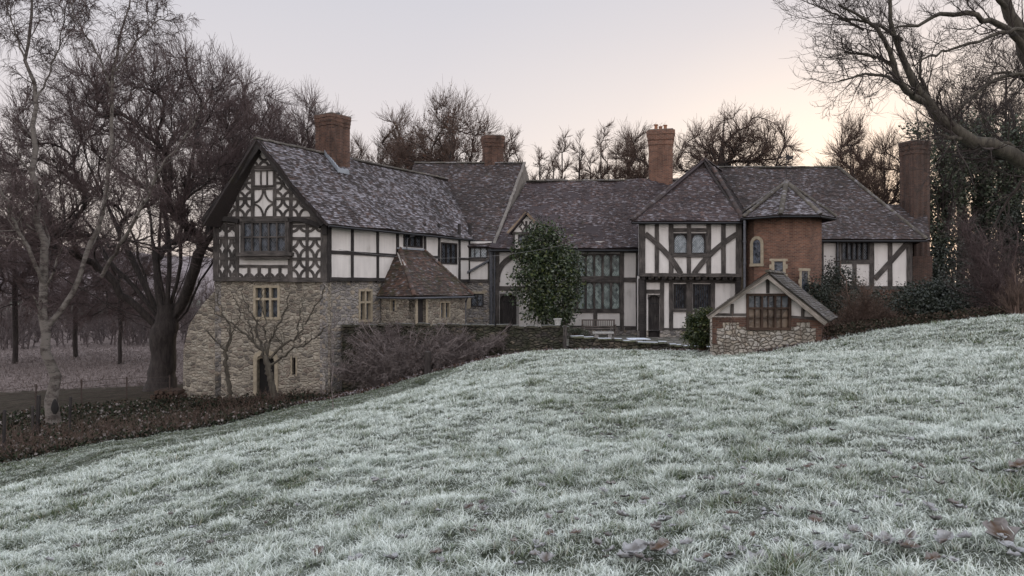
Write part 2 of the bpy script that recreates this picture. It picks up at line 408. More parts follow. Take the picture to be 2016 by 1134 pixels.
# ------------------------------------------------------------------ roofs
def tile_roof(mb, eL, eR, tR, tL, course=0.105, tile=0.17, sag=0.05, th=0.11, seed=0):
    """Real overlapping clay tiles laid in courses on a boarded slope, clipped to its hips and verges."""
    rng = random.Random(seed); eL, eR, tR, tL = map(Vector, (eL, eR, tR, tL))
    E = (eR-eL).normalized() if (eR-eL).length > (tR-tL).length else (tR-tL).normalized()
    mid = (tL+tR)/2-(eL+eR)/2; Up = (mid-E*mid.dot(E)).normalized(); Nn = E.cross(Up).normalized()
    if Nn.z < 0: Nn = -Nn
    H = mid.dot(Up)
    xl0, xl1, xr0, xr1 = 0.0, (tL-eL).dot(E), (eR-eL).dot(E), (tR-eL).dot(E)
    # out-of-plane tilt of measured corners is followed bilinearly
    def pos(x, y, lift):
        v = min(y/H, 1.0); L = eL.lerp(tL, v); Rr = eR.lerp(tR, v); w = Rr-L; t = (x-(xl0+(xl1-xl0)*v))/max(1e-3, (xr0+(xr1-xr0)*v)-(xl0+(xl1-xl0)*v)); t = min(1.02, max(-.02, t))
        p = L+w*t
        n = noise.noise(p*0.45+Vector((seed*3.1, 0, 0)))*sag+noise.noise(p*1.9)*sag*0.25
        return p+Nn*(lift+n)
    rows = max(1, int(round(H/course))); dy = H/rows
    for k in range(rows):
        y0, y1 = k*dy, (k+1)*dy; v0, v1 = y0/H, y1/H
        a0, a1 = xl0+(xl1-xl0)*v0, xl0+(xl1-xl0)*v1; b0, b1 = xr0+(xr1-xr0)*v0, xr0+(xr1-xr0)*v1
        x = math.floor(min(a0, a1)/tile)*tile-(tile/2 if k % 2 else 0); rowl = rng.uniform(-.004, .004); rh = rng.random()
        while x < max(b0, b1):
            X0, X1 = x+.002, x+tile-.002; x += tile
            p0, p1, q0, q1 = max(X0, a0), min(X1, b0), max(X0, a1), min(X1, b1)
            if p1-p0 < 0.01 and q1-q0 < 0.01: continue
            if p1 < p0: p1 = p0 = min(max((p0+p1)/2, a0), b0)
            if q1 < q0: q1 = q0 = min(max((q0+q1)/2, a1), b1)
            lf = 0.024+rowl+rng.uniform(-.009, .012); lf2 = lf+rng.uniform(-.006, .006); dr = rng.uniform(-.012, .012)
            c = (rng.random(), rng.random(), rh)
            A, B, Cc, D = pos(p0, y0+dr, lf), pos(p1, y0+dr, lf2), pos(q1, y1+.02, .004), pos(q0, y1+.02, .004)
            mb.face([A, B, Cc, D], [(p0, y0), (p1, y0), (q1, y1), (q0, y1)], c)
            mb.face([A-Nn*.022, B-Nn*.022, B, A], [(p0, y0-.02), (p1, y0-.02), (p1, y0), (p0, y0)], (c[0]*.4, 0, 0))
    # boarded deck below, with the same sag, so that the slope has thickness
    def deck(x, y): return pos(x, y, -.012)
    nx, ny = 14, 6; g = [[None]*(nx+1) for _ in range(ny+1)]
    for j in range(ny+1):
        v = j/ny; a = xl0+(xl1-xl0)*v; b = xr0+(xr1-xr0)*v
        for i in range(nx+1): g[j][i] = deck(a+(b-a)*i/nx, v*H)
    dark = (0.02, 0.0, 0.0)
    for j in range(ny):
        for i in range(nx):
            q = [g[j][i], g[j][i+1], g[j+1][i+1], g[j+1][i]]; mb.face(q, None, dark); mb.face([p-Nn*th for p in q[::-1]], None, dark)
    rim = [g[0][i] for i in range(nx+1)]+[g[j][nx] for j in range(1, ny+1)]+[g[ny][i] for i in range(nx-1, -1, -1)]+[g[j][0] for j in range(ny-1, 0, -1)]
    for i in range(len(rim)):
        a, b = rim[i], rim[(i+1) % len(rim)]; mb.face([a-Nn*th, b-Nn*th, b, a], None, dark)
def ridge_tiles(mb, a, b, r=0.13, step=0.3, seed=0, up=Vector((0, 0, 1)), sag=0.0, lift=0.0, taper=0.0):
    rng = random.Random(seed); a, b = Vector(a), Vector(b); L = (b-a).length; n = max(1, int(L/step)); t = (b-a)/L
    s = t.cross(up).normalized(); u = s.cross(t).normalized()
    for i in range(n):
        f0, f1 = i/n, (i+1)/n; j = rng.uniform(-.012, .012)
        o0 = a.lerp(b, f0)+u*(lift-math.sin(math.pi*f0)*sag+j); o1 = a.lerp(b, f1)+u*(lift-math.sin(math.pi*f1)*sag+j)+t*.015
        r0 = r*rng.uniform(.95, 1.08); r1 = r0*(1-taper); c = (rng.random(), rng.random()*.8, rng.random())
        A = [o0+(s*math.cos(q)*r0+u*math.sin(q)*r0*.9) for q in [math.pi*k/6 for k in range(7)]]
        B = [o1+(s*math.cos(q)*r1+u*math.sin(q)*r1*.9) for q in [math.pi*k/6 for k in range(7)]]
        for k in range(6): mb.face([A[k], B[k], B[k+1], A[k+1]], [(k*.06, 0), (k*.06, step), (k*.06+.06, step), (k*.06+.06, 0)], c)
        mb.face(A[::-1], None, (c[0]*.5, 0, 0)); mb.face(B, None, (c[0]*.5, 0, 0))
# ================================================================== materials of the place
M = {}
M['timber'] = mat_timber('weathered_oak', (0.044, 0.039, 0.036), (0.13, 0.115, 0.106))
M['timber_pale'] = mat_timber('silvered_oak', (0.19, 0.17, 0.145), (0.40, 0.36, 0.32))
M['timber_dark'] = mat_timber('dark_oak', (0.020, 0.017, 0.017), (0.052, 0.046, 0.043))
M['timber_brown'] = mat_timber('brown_softwood', (0.045, 0.028, 0.02), (0.095, 0.058, 0.04))
M['plaster'] = mat_plaster('lime_plaster', (0.77, 0.74, 0.71))
M['stone_front'] = mat_stone('ragstone_rubble', [(0.40, 0.355, 0.29), (0.32, 0.285, 0.235), (0.46, 0.41, 0.335), (0.19, 0.17, 0.145), (0.38, 0.34, 0.28), (0.27, 0.225, 0.185), (0.42, 0.385, 0.32)], (0.38, 0.335, 0.27), 3.6, 7.4, 0.0)
M['stone_side'] = mat_stone('ragstone_coursed', [(0.36, 0.335, 0.31), (0.29, 0.27, 0.26), (0.44, 0.40, 0.35), (0.20, 0.19, 0.185), (0.40, 0.34, 0.27), (0.33, 0.31, 0.30)], (0.34, 0.31, 0.27), 3.4, 7.0, 0.0)
M['stone_wall'] = mat_stone('mossy_dry_stone', [(0.15, 0.125, 0.10), (0.095, 0.08, 0.07), (0.21, 0.175, 0.135), (0.07, 0.06, 0.055), (0.12, 0.105, 0.085)], (0.03, 0.026, 0.022), 3.4, 7.6, 1.35, 0.09)
M['stone_shed'] = mat_stone('white_crazed_rubble', [(0.55, 0.51, 0.45), (0.46, 0.42, 0.37), (0.60, 0.57, 0.52), (0.38, 0.34, 0.29), (0.52, 0.46, 0.38)], (0.16, 0.14, 0.11), 4.6, 7.0, 0.0, 0.05, 0.07)
M['dressed'] = mat_plain('dressed_sandstone', (0.36, 0.31, 0.23), 0.9, 0.25, 5)
M['dressed_grey'] = mat_plain('dressed_greystone', (0.30, 0.29, 0.28), 0.9, 0.3, 5)
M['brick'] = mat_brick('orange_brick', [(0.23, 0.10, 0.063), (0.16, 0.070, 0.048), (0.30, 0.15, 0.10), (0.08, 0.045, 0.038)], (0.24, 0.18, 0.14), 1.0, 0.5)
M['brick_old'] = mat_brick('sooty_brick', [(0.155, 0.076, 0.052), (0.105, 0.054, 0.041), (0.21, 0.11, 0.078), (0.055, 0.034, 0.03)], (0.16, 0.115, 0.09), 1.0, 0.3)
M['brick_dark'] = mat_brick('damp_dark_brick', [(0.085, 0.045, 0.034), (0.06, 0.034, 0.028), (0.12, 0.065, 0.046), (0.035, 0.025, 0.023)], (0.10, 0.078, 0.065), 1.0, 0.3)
TC = [(0.028, 0.021, 0.020), (0.056, 0.041, 0.038), (0.044, 0.036, 0.036), (0.074, 0.049, 0.042), (0.038, 0.029, 0.028), (0.095, 0.058, 0.047)]
FR = (0.30, 0.29, 0.32)
M['tiles_frost'] = mat_tiles('frosted_clay_tiles', TC, (0.35, 0.34, 0.375), 0.62, 0.1)
M['tiles_mid'] = mat_tiles('old_clay_tiles', TC, FR, 0.38, 0.15)
M['tiles_plum'] = mat_tiles('plum_clay_tiles', [(0.038, 0.027, 0.030), (0.068, 0.047, 0.047), (0.056, 0.043, 0.045), (0.09, 0.058, 0.053), (0.046, 0.035, 0.036), (0.12, 0.073, 0.062)], FR, 0.40, 0.05)
M['tiles_red'] = mat_tiles('orange_brown_tiles', [(0.036, 0.027, 0.024), (0.085, 0.05, 0.038), (0.055, 0.038, 0.031), (0.12, 0.066, 0.046), (0.035, 0.03, 0.028), (0.13, 0.10, 0.08)], FR, 0.22, 0.6)
M['tiles_moss'] = mat_tiles('mossy_tiles', [(0.06, 0.052, 0.042), (0.09, 0.08, 0.062), (0.07, 0.06, 0.05), (0.12, 0.105, 0.085)], FR, 0.42, 0.3)
M['lead'] = mat_plain('lead_sheet', (0.30, 0.33, 0.37), 0.5, 0.2, 3, 0.2)
M['iron'] = mat_plain('grey_iron', (0.11, 0.115, 0.13), 0.55, 0.3, 8, 0.3)
M['black_iron'] = mat_plain('black_iron', (0.02, 0.02, 0.022), 0.5, 0.3, 8, 0.4)
M['came'] = mat_plain('lead_cames', (0.13, 0.14, 0.15), 0.6, 0.2, 8)
M['mortar'] = mat_plain('lime_fillet', (0.17, 0.155, 0.14), 0.9, 0.35, 4)
M['glass'] = mat_glass('dark_leaded_glass', (0.016, 0.021, 0.030), (0.10, 0.12, 0.155), 0.12, 0.5)  # lighter bluish quarries put sky reflection into the base colour
M['glass_pale'] = mat_glass('curtained_leaded_glass', (0.22, 0.27, 0.29), (0.55, 0.61, 0.66), 0.11, 1.0)
M['glass_green'] = mat_glass('greenish_leaded_glass', (0.03, 0.05, 0.05), (0.36, 0.46, 0.43), 0.13, 0.9)  # pale green quarries are painted as pieces of reflecting glass
M['glass_brown'] = mat_glass('dusty_shed_glass', (0.07, 0.05, 0.036), (0.22, 0.165, 0.12), 0.33, 1.0, 0.3)
M['glass_sky'] = mat_glass('sky_toned_shed_glass', (0.03, 0.035, 0.04), (0.16, 0.18, 0.20), 0.3, 0.9, 0.05)  # upper shed panes: pale cells carry a painted sky reflection
M['pot'] = mat_plain('terracotta', (0.30, 0.14, 0.08), 0.8, 0.3, 8)
M['potpale'] = mat_plain('frosted_stone_urn', (0.42, 0.42, 0.40), 0.9, 0.25, 10)
M['frosttop'] = mat_plain('frosted_slab', (0.60, 0.66, 0.74), 0.8, 0.12, 6)
M['bench'] = mat_timber('garden_teak', (0.10, 0.085, 0.075), (0.22, 0.19, 0.17))
M['paving'] = mat_stone('courtyard_paving', [(0.20, 0.19, 0.17), (0.16, 0.15, 0.14), (0.24, 0.22, 0.20)], (0.08, 0.08, 0.06), 1.6, 1.6, 0.4, 0.02)
M['dark'] = mat_plain('unlit_interior', (0.012, 0.011, 0.011), 0.9, 0.2, 3)

house = thing('manor_house', (3, 44, -2.7), 'long timber-framed manor house with frosted tile roofs, brick chimneys and a faceted red brick turret', 'house')

# ------------------------------------------------------------------ gabled wing, west
gA, gB = P2(421, 33.7), P2(647, 33.0)
WG = Wall(gA, gB)                                    # timber gable wall
WS = Wall(gB, P2(931, 42.3))                          # its long side, running back to the hall
zj = (HY-552)/F*33.3; zeG = (HY-433)/F*33.2
apx = WG.sz(512, 283)
# gable wall plaster: rectangle and triangle
mb = MB(); L = WG.L
tri0, tri1 = WG.sz(398, 436), WG.sz(640, 438)
mb.prism([WG.pt(0, zj), WG.pt(L, zj), WG.pt(L, zeG+.05), WG.pt(apx[0], apx[1]-.05), WG.pt(0, zeG+.05)], -WG.n3*0.25)
mb.build('gable_wall', M['plaster'], house, 'gable plaster of quatrefoil timber panels')
mb = MB(); g = lambda s, z: True
def in_tri(s, z):
    f = (z-zeG)/(apx[1]-zeG); return apx[0]*f-0.0 < s < L-(L-apx[0])*f and z > zeG
for a, b, w_ in (((421, 430), (645, 431), 9), ((412, 437), (640, 438), 5), ((421, 549), (647, 551), 9), ((426, 431), (426, 553), 11), ((638, 431), (638, 553), 13),
                 ((467, 436), (467, 553), 8), ((572, 436), (572, 553), 9),
                 ((446, 436), (446, 549), 6), ((605, 436), (605, 549), 6)):
    beam(mb, WG, a, b, w_, .06)
for y in (444, 469, 509): 
    beam(mb, WG, (430, y), (466, y), 6, .05); beam(mb, WG, (573, y+1), (634, y+1), 6, .05)
beam(mb, WG, (466, 524), (573, 525), 6, .05)
for (x0, x1) in ((430, 446), (448, 466), (575, 604), (607, 634)):
    for (y0, y1) in ((446, 469), (470, 508), (511, 548)): quad_arcs(mb, WG, x0, y0, x1, y1, .12, .035, 'cd' if y0 == 446 else 'abcd', k=.52)
for i in range(5):
    x0 = 470+i*20.4; quad_arcs(mb, WG, x0, 526, x0+20.4, 549, .11, .04, 'ab', k=.5)
    if i: beam(mb, WG, (x0, 526), (x0, 548), 6, .045)
# gable triangle timbers
for a, b, w_ in (((440, 391), (498, 391), 6), ((541, 391), (590, 392), 6), ((497, 330), (530, 331), 6), ((470, 360), (500, 360), 5), ((541, 360), (560, 361), 5)):
    beam(mb, WG, a, b, w_, .05, clip=in_tri)
for x in (468, 498, 541, 573): beam(mb, WG, (x, 430), (x, 290), 7, .05, clip=in_tri)
beam(mb, WG, (498, 370), (541, 370), 7, .06); beam(mb, WG, (497, 330), (543, 330), 7, .06)
for (x0, y0, x1, y1) in ((440, 394, 467, 427), (469, 394, 497, 427), (543, 394, 572, 427), (575, 394, 602, 427), (415, 394, 440, 427), (602, 394, 628, 427), (469, 362, 497, 390), (543, 362, 572, 390), (499, 305, 520, 329), (520, 305, 541, 329), (445, 362, 468, 390), (574, 362, 596, 390), (471, 334, 497, 360), (543, 334, 568, 360)):
    quad_arcs(mb, WG, x0, y0, x1, y1, .115, .035, clip=in_tri, k=.52)
quad_arcs(mb, WG, 500, 373, 540, 428, .085, .04, k=.5)
mb.build('gable_timber_frame', M['timber'], house)
# curved bressummer brackets under the tie beam
mb = MB()
for pts in (((424, 446), (440, 432), (472, 436)), ((567, 439), (590, 432), (632, 446))): mb = MB(); curve(mb, WG, pts, 9, .18, .0); mb.build('tie_bracket', M['timber_dark'], house)
for x in (414, 641): mb = MB(); beam(mb, WG, (x, 440), (x, 462), 9, .16); mb.build('corner_bracket', M['timber_dark'], house)
# barge boards, standing forward with the roof overhang
WB = WG.off(0.42)
mb = MB(); aB = WB.sz(510, 282)
for (px, py) in ((399, 437), (637, 441)):
    p = WB.sz(px, py); strip(mb, WB, [p, (p[0]*.5+aB[0]*.5+(.04 if px < 500 else -.04), p[1]*.5+aB[1]*.5-.06), aB], .30, .03, .05, .01)
mb.build('barge_boards', M['timber_dark'], house)
# sill beam below the oriel, oriel window standing forward
WO = WG.off(0.28)
mb = MB(); r = WO.rect(467, 497, 574, 504); slab(mb, WO, r, .10, .28); slab(mb, WO, WO.rect(472, 505, 570, 510), .02, .28)
slab(mb, WO, WO.rect(473, 430, 567, 436), .05, .28)
for x in (473, 564): slabv(mb, WO, WO.rect(x, 436, x+4, 498), .0, .28)
mb.build('oriel_beams', M['timber'], house)
window(WO, (477, 436, 564, 497), 5, 2, house, M['timber'], M['glass'], M['came'], .07, .07, .12, .02, 'wide five-light oriel window in the gable', sp=.12)
window(WG, (500, 335, 541, 367), 3, 1, house, M['timber'], M['glass_pale'], M['came'], .05, .06, .05, .08, 'small three-light window at the top of the gable', sp=.13, lt=.016)

# side wall, timber storey
zs0 = zj; zs1 = 2.95
mb = MB()
h1 = WS.rect(794, 459, 832, 487); h2 = WS.rect(868, 478, 900, 520)
wall_grid(mb, WS, 0, WS.L, zs0, zs1, [h1, h2], .14); mb.build('side_wall', M['plaster'], house)
mb = MB()
for x in (648, 693, 743, 782, 836, 864, 904, 925): beam(mb, WS, (x, 440), (x, 556), {648: 9, 925: 8, 782: 7}.get(x, 6), .05)
beam(mb, WS, (650, 496), (790, 504), 7, .045); beam(mb, WS, (833, 505), (866, 507), 5, .045); beam(mb, WS, (902, 509), (925, 510), 4, .045)
strip(mb, WS, [(0, zs0+.06), (WS.L, zs0+.06)], .16, .07); strip(mb, WS, [(0, 2.82), (WS.L, 2.82)], .2, .06)
mb.build('side_timber_frame', M['timber_dark'], house)
window(WS, (h1,), 3, 1, house, M['timber_dark'], M['glass'], M['came'], .08, .06, .14, .03, 'dark window above the porch roof', sp=.12)
window(WS, (h2,), 3, 1, house, M['timber_dark'], M['glass'], M['came'], .08, .05, .14, .03, sp=.12)
# stone storey below (set back a little under the jetty)
wg2, ws2 = WG.off(-0.10), WS.off(-0.10)
w1 = wg2.rect(499, 562, 551, 629); dr = wg2.rect(506, 699, 541, 790); slit = wg2.rect(575, 704, 582, 738)
mb = MB(); wall_grid(mb, wg2, -.02, wg2.L+.02, -5.6, zj-.002, [w1, dr, slit], .30, .5)
mb.build('stone_front_wall', M['stone_front'], house)
mb = MB(); sw = ws2.rect(706, 569, 733, 634); lw = None
wall_grid(mb, ws2, -.10, ws2.L, -5.6, zj-.002, [sw], .25, .5); mb.build('stone_side_wall', M['stone_side'], house)
mb = MB(); wb = wg2.off(-.25)
poly = [(360, 800), (361, 690), (372, 640), (398, 600), (421, 575), (426, 800)]
mb.prism([wb.pt(*wb.sz(*p)) for p in poly], -wb.n3*2.4); mb.build('buttress', M['stone_front'], house)
# dressed stone windows
def stone_window(w, r, cols, rfrac, label):
    fo = window(w, (r,), cols, 2, house, M['dressed'], M['glass'], M['came'], .11, .10, .22, .03, label, rfrac, sp=.14, lt=.008)
    return fo
stone_window(wg2, w1, 3, .60, 'mullioned stone window over the garden door'); stone_window(ws2, sw, 2, .60, 'tall mullioned stone window in the side wall')
mb = MB(); t0, z0, t1, z1 = dr       # door: arched stone surround, door coloured near-black to stand for the unlit opening
for s0 in (t0-.16, t1): slabv(mb, wg2, (s0, z0, s0+.16, z1-.25), .05, .25)
arch = []
for k in range(11):
    a = math.pi*(1-k/10); arch.append(((t0+t1)/2+math.cos(a)*((t1-t0)/2+.08), z1-.25+math.sin(a)**.7*.36))
strip(mb, wg2, arch, .2, .05, .25, .004)
mb.prism([wg2.pt(t0-.02, z1-.25, -.02), wg2.pt(t0-.02, z1+.02, -.02)]+[wg2.pt(p[0], min(z1+.02, p[1]-.06), -.02) for p in arch[1:-1]]+[wg2.pt(t1+.02, z1+.02, -.02), wg2.pt(t1+.02, z1-.25, -.02)][:1]+[wg2.pt((t0+t1)/2, z1+.02, -.02)], -wg2.n3*.1)
do = mb.build('door_surround', M['dressed'], house)
mb = MB(); slabv(mb, wg2, (t0, z0, t1, z1), -.24, .30); d_ = mb.build('door', M['dark'], house, 'arched door coloured as an unlit opening at the foot of the gable')
mb = MB(); mb.lathe(wg2.pt(t1-.18, -4.1, -.2), [(.03, 0), (.035, .03), (.02, .06)], 8); mb.build('handle', M['black_iron'], d_)
mb = MB(); slabv(mb, wg2, slit, -.2, .3); mb.build('slit_opening', M['dark'], house)
mb = MB(); t0, z0, t1, z1 = slit
for s0 in (t0-.07, t1): slabv(mb, wg2, (s0, z0-.06, s0+.07, z1+.06), .015, .1)
mb.build('slit_surround', M['dressed'], house)
# hidden far sides of the wing so that it is a closed building
dS = Vector((WS.d.x, WS.d.y, 0))
mb = MB()
a = WG.pt(0, -5.6, -.1); mb.prism([a, a+dS*13, a+dS*13+Vector((0, 0, zeG+5.6)), a+Vector((0, 0, zeG+5.6))], WG.d3*.3); mb.build('far_side_wall', M['stone_side'], house)
# wing roof
over = WG.n3*0.40
e0 = WS.pt(-.15, 2.80, .34)+over*1.05; e1 = P(932, 466, 41.9)
r0 = P(510, 277, 33.35)+over; r1 = P(880, 356, 45.4); r1.z = r0.z
e0z = P(636, 440, e0.y).z; e0 = Vector((e0.x, e0.y, e0z)); e1.z = e0z-.02
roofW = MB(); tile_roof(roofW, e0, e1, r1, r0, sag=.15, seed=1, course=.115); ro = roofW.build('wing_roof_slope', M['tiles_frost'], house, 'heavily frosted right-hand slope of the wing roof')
l0 = P(396, 438, e0.y+.5)+over*.3; l0.y = e0.y+.6; l0.z = e0z; l1 = l0+(r1-r0)
mb = MB(); tile_roof(mb, l1, l0, r0, r1, course=.3, tile=.4, sag=.03, seed=2); mb.build('wing_roof_far_slope', M['tiles_mid'], house)
mb = MB(); ridge_tiles(mb, r0+Vector((0, 0, .0)), r1, .13, .32, 3, sag=.03); mb.build('ridge_tiles', M['tiles_moss'], ro)
mb = MB(); mb.tube([e0+Vector((.05, -.05, -.12)), e0.lerp(e1, .5)+Vector((.05, -.05, -.12)), e1+Vector((.05, -.05, -.12))], .055); mb.build('gutter', M['black_iron'], ro)

# ------------------------------------------------------------------ chimneys
def chimney(name_lbl, c, w_, d_, z0, z1, ang, mat, cap=.45, flare=.09, ribs=True, pots=((0, 0, .14, .35),)):
    """Brick stack: ribbed shaft, oversailing cap courses, pots."""
    c = Vector(c); X = Vector((math.cos(ang), math.sin(ang), 0)); Yv = Vector((-X.y, X.x, 0)); mb = MB()
    outl = []
    nr = 3
    def ring(k):
        pts = []
        for (sx, sy, ex, L, W) in ((-1, -1, 0, w_, d_), (1, -1, 1, d_, w_), (1, 1, 2, w_, d_), (-1, 1, 3, d_, w_)):
            for i in range(nr*4):
                f = i/(nr*4); o_ = (.06 if ribs and i % 4 in (1, 2) else 0)+k
                if ex == 0: p = (-w_/2+w_*f, -d_/2-o_)
                elif ex == 1: p = (w_/2+o_, -d_/2+d_*f)
                elif ex == 2: p = (w_/2-w_*f, d_/2+o_)
                else: p = (-w_/2-o_, d_/2-d_*f)
                pts.append(p)
        return pts
    zz = [(z0, 0.0), (z1-cap, 0.0), (z1-cap+.02, flare*.5), (z1-cap*.66, flare*.5), (z1-cap*.65, flare), (z1-cap*.3, flare*1.15), (z1-cap*.29, flare*1.6), (z1, flare*1.5)]
    R_ = [[c+X*p[0]*(1+0)+Yv*p[1]+Vector((0, 0, z-c.z)) for p in ring(k)] for z, k in zz]
    n = len(R_[0]); per = [0]
    for i in range(n): per.append(per[-1]+(R_[0][(i+1) % n]-R_[0][i]).length)
    for j in range(len(zz)-1):
        for i in range(n):
            i2 = (i+1) % n
            mb.face([R_[j][i], R_[j][i2], R_[j+1][i2], R_[j+1][i]], [(per[i], zz[j][0]), (per[i+1], zz[j][0]), (per[i+1], zz[j+1][0]), (per[i], zz[j+1][0])])
    mb.face(R_[-1]); mb.face(R_[0][::-1])
    ch = mb.build('chimney', mat, house, name_lbl)
    m2 = MB(); m2.prism([c+X*(sx*(w_/2+flare*.9))+Yv*(sy*(d_/2+flare*.9))+Vector((0, 0, z1-c.z-.01)) for sx, sy in ((-1, -1), (1, -1), (1, 1), (-1, 1))], Vector((0, 0, .06)))
    m2.build('chimney_capping', M['mortar'], ch)
    for (px, py, r_, h_) in pots:
        m3 = MB(); m3.lathe(c+X*px+Yv*py+Vector((0, 0, z1-c.z+.04)), [(r_*.95, 0), (r_*.8, h_*.3), (r_*.78, h_*.8), (r_, h_*.86), (r_, h_), (r_*.75, h_), (r_*.72, h_*.7)], 10); m3.build('chimney_pot', M['pot'] if h_ > .2 else M['iron'], ch)
    return ch
angW = math.atan2(WS.d.y, WS.d.x)
c1 = P(660, 300, 37.1); t_ = .323
ch = chimney('large ribbed brick chimney on the gabled wing', (P(655, 300, 37.1).x, 37.1, 0), 1.25, 1.15, 4.5, (HY-226)/F*36.6, angW, M['brick_old'], .55, .06, True, ((.2, -.2, .1, .19),))
mb = MB()   # stepped lead flashing up the slope
fa, fb, fc = P(641, 302, 36.55), P(668, 336, 35.95), P(688, 340, 36.55)
for a, b, n in ((fa, fb, 7), (fb, fc, 3)):
    for i in range(n):
        p, q = a.lerp(b, i/n), a.lerp(b, (i+1)/n); mb.prism([p+Vector((0, 0, -.06)), q+Vector((0, 0, -.10)), q+Vector((0, 0, .10)), p+Vector((0, 0, .16))], Vector((-.04, -.10, 0)))
mb.build('lead_flashing', M['lead'], ch)
chimney('short brick chimney behind the middle roof', (P(970, 300, 47.4).x, 47.6, 0), 1.15, 1.0, 6.5, (HY-269)/F*47.4, .15, M['brick_old'], .7, .07, True, ())
chimney('tall twin-shaft brick chimney with terracotta pots on the hall ridge', (P(1301, 300, 46.9).x, 46.9, 0), 1.38, 1.1, 6.0, (HY-259)/F*46.9, -.22, M['brick'], .95, .09, True, ((-.30, 0, .13, .42), (-.02, .1, .13, .30), (.28, 0, .13, .36)))
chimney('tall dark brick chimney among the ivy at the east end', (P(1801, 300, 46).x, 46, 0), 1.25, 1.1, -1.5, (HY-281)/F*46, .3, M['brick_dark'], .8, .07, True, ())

# ------------------------------------------------------------------ middle block behind the link
e0, e1 = P(905, 474, 42.0), P(970, 485, 41.8); e0.z = e1.z
t0_, t1_ = P(816, 322, 47.2), P(1031, 319, 47.2); t1_.z = t0_.z
mb = MB(); e0w = Vector((e0.x-4.5, e0.y, e0.z)); tile_roof(mb, e0w, e1, t1_, t0_, sag=.07, seed=5)
ro = mb.build('middle_roof_slope', M['tiles_mid'], house)
mb = MB(); ridge_tiles(mb, t0_, t1_, .12, .32, 6); mb.build('ridge_tiles', M['tiles_moss'], ro)
mb = MB(); v0, v1 = e1, t1_      # pale mortared verge running down the right edge
for i in range(14):
    p, q = v0.lerp(v1, i/14), v0.lerp(v1, (i+1)/14); j = U(-.02, .02)
    mb.prism([p+Vector((-.02+j, 0, .0)), p+Vector((.15+j, -.02, .0)), q+Vector((.15+j, -.02, .0)), q+Vector((-.02+j, 0, 0))], Vector((0, -.08, .10)))
mb.build('verge_coping', M['mortar'], ro)
mb = MB(); bk = Vector((t1_.x+2.0, t1_.y+4.5, e1.z))
mb.prism([v0+Vector((.1, .1, -.15)), v1+Vector((.1, .1, -.1)), bk, ], Vector((-.2, 0, 0))); mb.build('middle_gable_wall', M['mortar'], house)
mb = MB(); tile_roof(mb, Vector((t0_.x+2, t0_.y+5, e1.z)), bk, t1_, t0_, course=.4, tile=.5, sag=0, seed=6); mb.build('middle_roof_far_slope', M['tiles_mid'], house)

# ------------------------------------------------------------------ the hall range
WH = Wall(P2(900, 42.0), P2(1290, 42.0))
WL_ = WH
dH = WH.rect(984, 579, 1017, 668); big = WH.rect(1118, 499, 1222, 610); lk = WH.rect(921, 485, 960, 509); lk2 = WH.rect(927, 578, 952, 604)
ztop = 2.6; zmid = (HY-552)/F*42
mb = MB(); s_ml = WH.s_(966)
wall_grid(mb, WH, 0, s_ml, zmid, ztop, [lk], .12); mb.build('link_wall', M['plaster'], house)
mb = MB(); wall_grid(mb, WH, 0, s_ml, -3.4, zmid-.002, [lk2], .2); mb.build('link_stone_wall', M['stone_side'], house)
mb = MB(); wall_grid(mb, WH, s_ml, WH.L, -2.30, ztop, [(dH[0], -2.30, dH[2], dH[3]), big], .2); mb.build('hall_wall', M['plaster'], house)
mb = MB(); wall_grid(mb, WH.off(.06), s_ml, WH.L, -3.4, -2.302, [(dH[0], -3.4, dH[2], -2.302)], .2); mb.build('hall_plinth', M['stone_side'], house)
window(WH, (lk,), 3, 1, house, M['timber_dark'], M['glass_pale'], M['came'], .07, .05, .12, .03, 'small diamond-leaded window in the link', sp=.13, lt=.014)
window(WH, (lk2,), 2, 1, house, M['timber_dark'], M['glass'], M['came'], .06, .05, .12, .02, sp=.13)
mb = MB(); slabv(mb, WH, (lk2[0]-.22, lk2[1]-.1, lk2[0], lk2[3]+.1), .02, .1); slab(mb, WH, (lk2[0]-.22, lk2[3], lk2[2]+.1, lk2[3]+.12), .03, .1); mb.build('window_dressing', M['dressed'], house)
mb = MB()
for x, w_ in ((915, 9), (919, 5), (964, 8)): beam(mb, WH, (x, 478), (x, 553), w_, .05)
for a, b, w_ in (((905, 483), (965, 483), 5), ((905, 512), (965, 512), 5), ((905, 553), (965, 553), 6)): beam(mb, WH, a, b, w_, .06)
# hall posts and rails
for x, y0, y1, w_ in ((977, 490, 655, 12), (1114, 492, 648, 9), (1224, 492, 652, 8), (1256, 492, 652, 9), (1172, 612, 648, 8)): beam(mb, WH, (x, y0), (x, y1), w_, .07)
for a, b, w_ in (((970, 568), (1114, 568), 9), ((1114, 550), (1256, 551), 9), ((1110, 612), (1224, 613), 7), ((1110, 645), (1258, 646), 8), ((970, 493), (1258, 494), 7)): beam(mb, WH, a, b, w_, .06)
curve(mb, WH, ((1028, 498), (990, 520), (979, 556)), 11, .055)
mb.build('hall_timber_frame', M['timber'], house)
